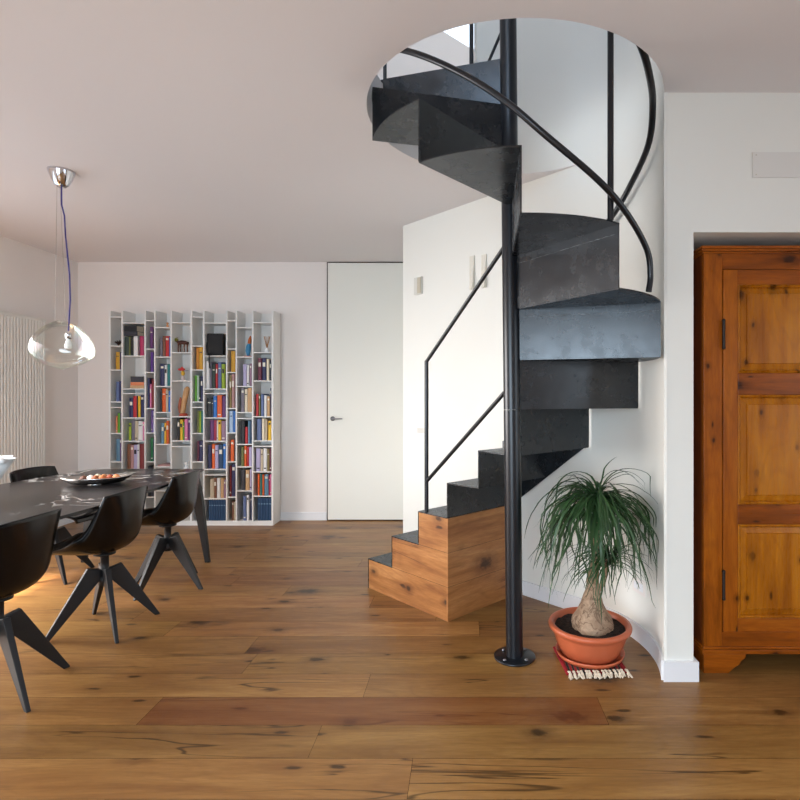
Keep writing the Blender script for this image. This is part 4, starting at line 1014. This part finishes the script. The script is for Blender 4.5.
# ------------------------------------------------------------------ things on the table
c0 = Vector((X(97.5, 3.60), 3.60, 0.725))
r_ = thing('fruit_bowl', c0, 'shallow oval silver bowl with pinched ends standing on the marble table', 'bowl')
def bowl():
    m = MB(); n = 48; rings = [(0.0, 0.004), (0.35, 0.004), (0.74, 0.008), (0.93, 0.024), (1.0, 0.033), (1.0, 0.036), (0.97, 0.034), (0.9, 0.027), (0.72, 0.013), (0.33, 0.010), (0, 0.010)]
    vs = []; rz = R(22)
    for r, z in rings:
        for k in range(n):
            a = 2*math.pi*k/n; c_, s_ = math.cos(a), math.sin(a)
            ex = 0.205*r*math.copysign(abs(c_)**0.9, c_); ey = 0.115*r*math.copysign(abs(s_)**1.25, s_); zz = z*1.4-0.0015+0.012*r**4*abs(c_)**6
            vs.append((c0.x+ex*math.cos(rz)-ey*math.sin(rz), c0.y+ex*math.sin(rz)+ey*math.cos(rz), c0.z+zz-0.003))
    m.add(vs, [(i*n+k, i*n+(k+1) % n, (i+1)*n+(k+1) % n, (i+1)*n+k) for i in range(len(rings)-1) for k in range(n)], 0, True)
    return m
build('bowl_body', bowl(), M['silver'], r_)
m = MB(); m.lathe([(0, 0), (0.06, 0), (0.055, 0.004), (0, 0.004)], c0, 24); build('foot', m, M['silver'], r_)
nuts = [((0.0, -0.02), 'brown', (150, 84, 44)), ((0.035, -0.005), 'orange', (200, 112, 60)), ((-0.035, -0.015), 'white', (232, 226, 216)), ((0.07, 0.02), 'reddish brown', (164, 78, 46)),
        ((-0.07, -0.03), 'dark brown', (96, 56, 36)), ((0.02, 0.035), 'tan', (188, 140, 96)), ((0.105, 0.03), 'pale orange', (212, 140, 92)), ((-0.02, 0.03), 'cream', (224, 206, 176))]
for i, ((dx, dy), cn, rgb) in enumerate(nuts):
    cc = c0+Vector((dx, dy, 0.0125)); m = MB(); rr_ = 0.0245
    m.lathe([(0.0, 0), (rr_*0.6, 0.002), (rr_, rr_*0.8), (rr_*0.92, rr_*1.3), (rr_*0.45, rr_*1.75), (0, rr_*1.9)], cc, 14, fn=lambda a, z: 1+0.05*math.sin(5*a))
    tag(build('nut', m, plain('nut_'+cn.replace(' ', '_'), rgb, 0.6, var=0.2, vs=90), origin='base'), '%s nut lying inside the silver bowl on the table' % cn, 'nut', 'nuts in the silver bowl')
# white flared vase at the edge of the photograph
v0 = Vector((-2.68, 3.0, 0.725)); r_ = thing('white_vase', v0, 'white flared vase with a wavy rim on the table, cut off by the left edge', 'vase')
m = MB(); m.lathe([(0, 0), (0.05, 0), (0.052, 0.01), (0.06, 0.05), (0.10, 0.12), (0.135, 0.19), (0.150, 0.232), (0.158, 0.234), (0.150, 0.225), (0.128, 0.182), (0.094, 0.115), (0.054, 0.05), (0, 0.03)], v0, 60, fn=lambda a, z: 1+(0.10*math.sin(6*a)*max(0, z-0.1)/0.1))
build('vase_body', m, M['ceramic'], r_)
m = MB(); m.ball((v0.x+0.145, v0.y-0.03, v0.z+0.225), 0.024, 12, sc=(1.1, 1, 0.8)); build('rim_knob', m, M['ceramic'], r_)

# ------------------------------------------------------------------ glass pendant
def pendant():
    Y = 3.38; cx = X(61.5, Y)
    root = thing('pendant_lamp', (cx, Y, 1.47), 'clear glass blob pendant lamp with chrome cap and blue cord above the table', 'pendant lamp')
    P = lambda n, mb, mt, par=root: build(n, mb, mt, par)
    m = MB(); m.lathe([(0, H), (0.074, H), (0.071, H-0.012), (0.056, H-0.055), (0.038, H-0.088), (0.024, H-0.100), (0, H-0.102)], (cx, Y, 0), 40); P('ceiling_cap', m, M['chrome'])
    m = MB(); pts = [(61.5, 186), (61.7, 205), (64.5, 216), (65.5, 235), (67.5, 255), (69.6, 275), (70.2, 300), (69.2, 318), (68.6, 331)]
    pp = [at(a, b, Y) for a, b in pts]; m.tube(pp, 0.0042, 8); P('cord', m, M['bluecord'])
    for a, b in ((57, 55), (60, 66)):
        m = MB(); m.tube([at(a, 186, Y), at(b, 324, Y)], 0.0011, 5); P('suspension_wire', m, M['wire'])
    # glass: stack of offset rings following the photographed outline
    prof = [(321, 60, 60.5), (322.5, 54, 70), (325, 48.5, 76), (329, 42, 81.5), (334, 36, 86.5), (340, 31.5, 91), (346, 29.2, 94), (352, 29.3, 95.4), (357, 32, 94), (362, 37.5, 88.5), (366, 46, 80), (368, 58, 68), (368.5, 62.5, 63)]
    n = 40; vs = []
    for py, a, b in prof:
        c = (a+b)/2; r = (b-a)/2*Y/F*0.92; z = Z(py, Y); x0 = X(c, Y)
        for k in range(n):
            t = 2*math.pi*k/n; q = 1+0.05*math.sin(3*t+py*0.06)
            vs.append((x0+r*math.cos(t), Y+r*math.sin(t)*q*0.72, z+0.006*math.sin(2*t)))
    m = MB(); m.add(vs, [(i*n+k, i*n+(k+1) % n, (i+1)*n+(k+1) % n, (i+1)*n+k) for i in range(len(prof)-1) for k in range(n)], 0, True)
    m.add(vs[-n:], [tuple(range(n))], 0, True); o = P('glass_shade', m, M['glass'])
    sm = o.modifiers.new('smooth', 'SUBSURF'); sm.levels = 2; sm.render_levels = 2
    q = at(68.5, 332, Y); m = MB(); m.lathe([(0, 0.0), (0.012, 0.0), (0.017, -0.01), (0.017, -0.045), (0, -0.045)], q, 20); sk = P('lamp_socket', m, M['chrome'])
    m = MB(); m.lathe([(0.0, -0.045), (0.010, -0.046), (0.014, -0.06), (0.022, -0.085), (0.020, -0.10), (0, -0.107)], q, 20); P('bulb', m, plain('frosted_bulb', (236, 236, 232), 0.2), sk)
pendant()

# ------------------------------------------------------------------ potted palm on its kilim
px_, py_ = 0.626, 2.735
def palm():
    # small kilim
    rg = thing('kilim_mat', (px_-0.01, 2.68, 0), 'small red and black woven mat with cream fringe under the plant pot', 'mat')
    T = Matrix.Translation((px_-0.012, 2.68, 0)) @ Matrix.Rotation(R(4), 4, 'Z')
    m = MB(); m.box(-0.135, 0.135, -0.125, 0.15, 0.0, 0.006, T=T); build('mat_field', m, M['rug'], rg)
    for s in (-1, 1):
        m = MB(); m.box(s*0.141-0.008, s*0.141+0.008, -0.127, 0.153, 0.0, 0.009, T=T); build('red_border', m, M['redwool'], rg, bevel=0.003)
    m = MB(); rr = random.Random(3)
    for i in range(15):
        x = -0.134+0.268*i/14+rr.uniform(-0.004, 0.004); yy = -0.145+rr.uniform(-0.006, 0.004)
        m.tube([T @ Vector((x, -0.112, 0.011)), T @ Vector((x, yy+0.012, 0.018))], [0.005, 0.006], 6)
        c = T @ Vector((x, yy, 0.012)); m.ball(tuple(c), 0.0095, 8, sc=(rr.uniform(0.8, 1.1), 1.0, 1.0))
        for k in range(5):
            e = T @ Vector((x+rr.uniform(-0.012, 0.012), yy-rr.uniform(0.012, 0.026), 0.0045)); m.tube([c, (c+e)/2+Vector((0, 0, 0.002)), e], [0.0045, 0.0045, 0.003], 5)
    build('fringe', m, M['fringe'], rg)
    root = thing('potted_palm', (px_, py_, 0.007), 'ponytail palm with swollen trunk and drooping leaves in a round terracotta pot', 'potted plant')
    P = lambda n, mb, mt, par=root: build(n, mb, mt, par)
    z0 = 0.0075
    m = MB(); m.lathe([(0, z0), (0.145, z0), (0.160, z0+0.006), (0.170, z0+0.026), (0.166, z0+0.028), (0.155, z0+0.012), (0, z0+0.010)], (px_, py_, 0), 56); P('saucer', m, M['terracotta'])
    m = MB(); m.lathe([(0, 0.019), (0.125, 0.019), (0.140, 0.024), (0.165, 0.075), (0.180, 0.122), (0.184, 0.140), (0.196, 0.144), (0.203, 0.150), (0.205, 0.162), (0.201, 0.170), (0.190, 0.173), (0.180, 0.169), (0.176, 0.155), (0.171, 0.135), (0, 0.130)], (px_, py_, 0), 64); pot = P('pot', m, M['terracotta'])
    m = MB(); n = 40; vs = []; rr = random.Random(9)
    for i in range(11):
        for k in range(n):
            r = 0.174*i/10; vs.append((px_+r*math.cos(2*math.pi*k/n), py_+r*math.sin(2*math.pi*k/n), 0.146+rr.uniform(-0.004, 0.006)))
    m.add(vs, [(i*n+k, i*n+(k+1) % n, (i+1)*n+(k+1) % n, (i+1)*n+k) for i in range(10) for k in range(n)], 0, True); P('soil', m, M['soil'], pot)
    # swollen trunk
    prof = [(0.150, 0.050, 0.00), (0.130, 0.100, 0.0), (0.165, 0.104, 0.0), (0.190, 0.098, -0.002), (0.222, 0.074, -0.002), (0.262, 0.053, -0.002), (0.305, 0.044, 0.0), (0.335, 0.034, 0.002), (0.37, 0.031, 0.002), (0.43, 0.025, 0.010), (0.50, 0.021, 0.016), (0.58, 0.018, 0.022), (0.68, 0.016, 0.022), (0.76, 0.016, 0.02), (0.80, 0.012, 0.02)]
    prof = prof[1:]
    n = 28; vs = []
    for z, r, ox in prof:
        for k in range(n):
            a = 2*math.pi*k/n; q = 1+0.07*math.sin(3*a+1)*(1 if z < 0.3 else 0.3)+0.04*math.sin(7*a+z*30)
            vs.append((px_+0.012+ox+r*q*math.cos(a), py_+r*q*math.sin(a), z))
    m = MB(); m.add(vs, [(i*n+k, i*n+(k+1) % n, (i+1)*n+(k+1) % n, (i+1)*n+k) for i in range(len(prof)-1) for k in range(n)], 0, True)
    m.add(vs[-n:], [tuple(range(n))], 0, True)
    tr = P('trunk', m, M['bark'])
    side = Vector((px_+0.083, py_-0.02, 0.50))
    m = MB(); m.tube([(px_+0.03, py_-0.01, 0.325), (px_+0.062, py_-0.015, 0.37), (px_+0.078, py_-0.02, 0.44), side], [0.017, 0.013, 0.011, 0.009], 12); P('side_stem', m, M['bark'], tr)
    def leaves(m, top, n, L0, L1, seed, w=0.0065, maxr=0.30, low=0.22):
        rr = random.Random(seed)
        for i in range(n):
            a = rr.uniform(0, 2*math.pi); el = rr.uniform(0.1, 1.12); L = rr.uniform(L0, L1)
            p = Vector(top)+Vector((rr.uniform(-.012, .012), rr.uniform(-.012, .012), rr.uniform(-0.07, 0.015)))
            d = Vector((math.cos(a)*math.cos(el), math.sin(a)*math.cos(el), math.sin(el)))
            sg = 16; st = L/sg; pts = [p.copy()]; drift = Vector((rr.uniform(-.3, .3), rr.uniform(-.3, .3), 0))
            grav = rr.uniform(0.34, 0.62)*(0.045/st)**-1*1.0
            for k in range(sg):
                d = (d+Vector((0, 0, -1))*(0.17+0.17*rr.random())*(0.75+el*0.25)*(st/0.032)+drift*0.05).normalized()
                if rr.random() < 0.35: d = (d+Vector((rr.uniform(-.4, .4), rr.uniform(-.4, .4), rr.uniform(-.1, .12)))).normalized()
                q = pts[-1]+d*st
                rv = Vector((q.x-C.x, q.y-C.y)); lim = 0.69
                if rv.length > lim: rv = rv.normalized()*lim; q.x, q.y = C.x+rv.x, C.y+rv.y
                pts.append(q)
            side_ = Vector((-math.sin(a+rr.uniform(-1, 1)), math.cos(a+rr.uniform(-1, 1)), 0)).normalized(); ww = w*rr.uniform(0.75, 1.25); vs = []
            for k, q in enumerate(pts):
                t = k/sg; wk = ww*(0.7+0.5*t if t < 0.4 else 0.9*(1-(t-0.4)/0.6)**0.7)+0.0006
                s2 = (Matrix.Rotation(t*rr.uniform(0.0, 0.5), 3, 'Z') @ side_); vs += [q-s2*wk, q+Vector((0, 0, -wk*0.5)), q+s2*wk]
            m.add(vs, [f for k in range(sg) for f in ((3*k, 3*k+1, 3*k+4, 3*k+3), (3*k+1, 3*k+2, 3*k+5, 3*k+4))], 0, True)
    m = MB(); leaves(m, (px_+0.03, py_, 0.80), 290, 0.24, 0.62, 21); P('foliage', m, M['leaf'])
    m = MB(); leaves(m, (side.x, side.y, side.z+0.02), 95, 0.14, 0.36, 22, 0.004); P('side_foliage', m, M['leaf'])
palm()
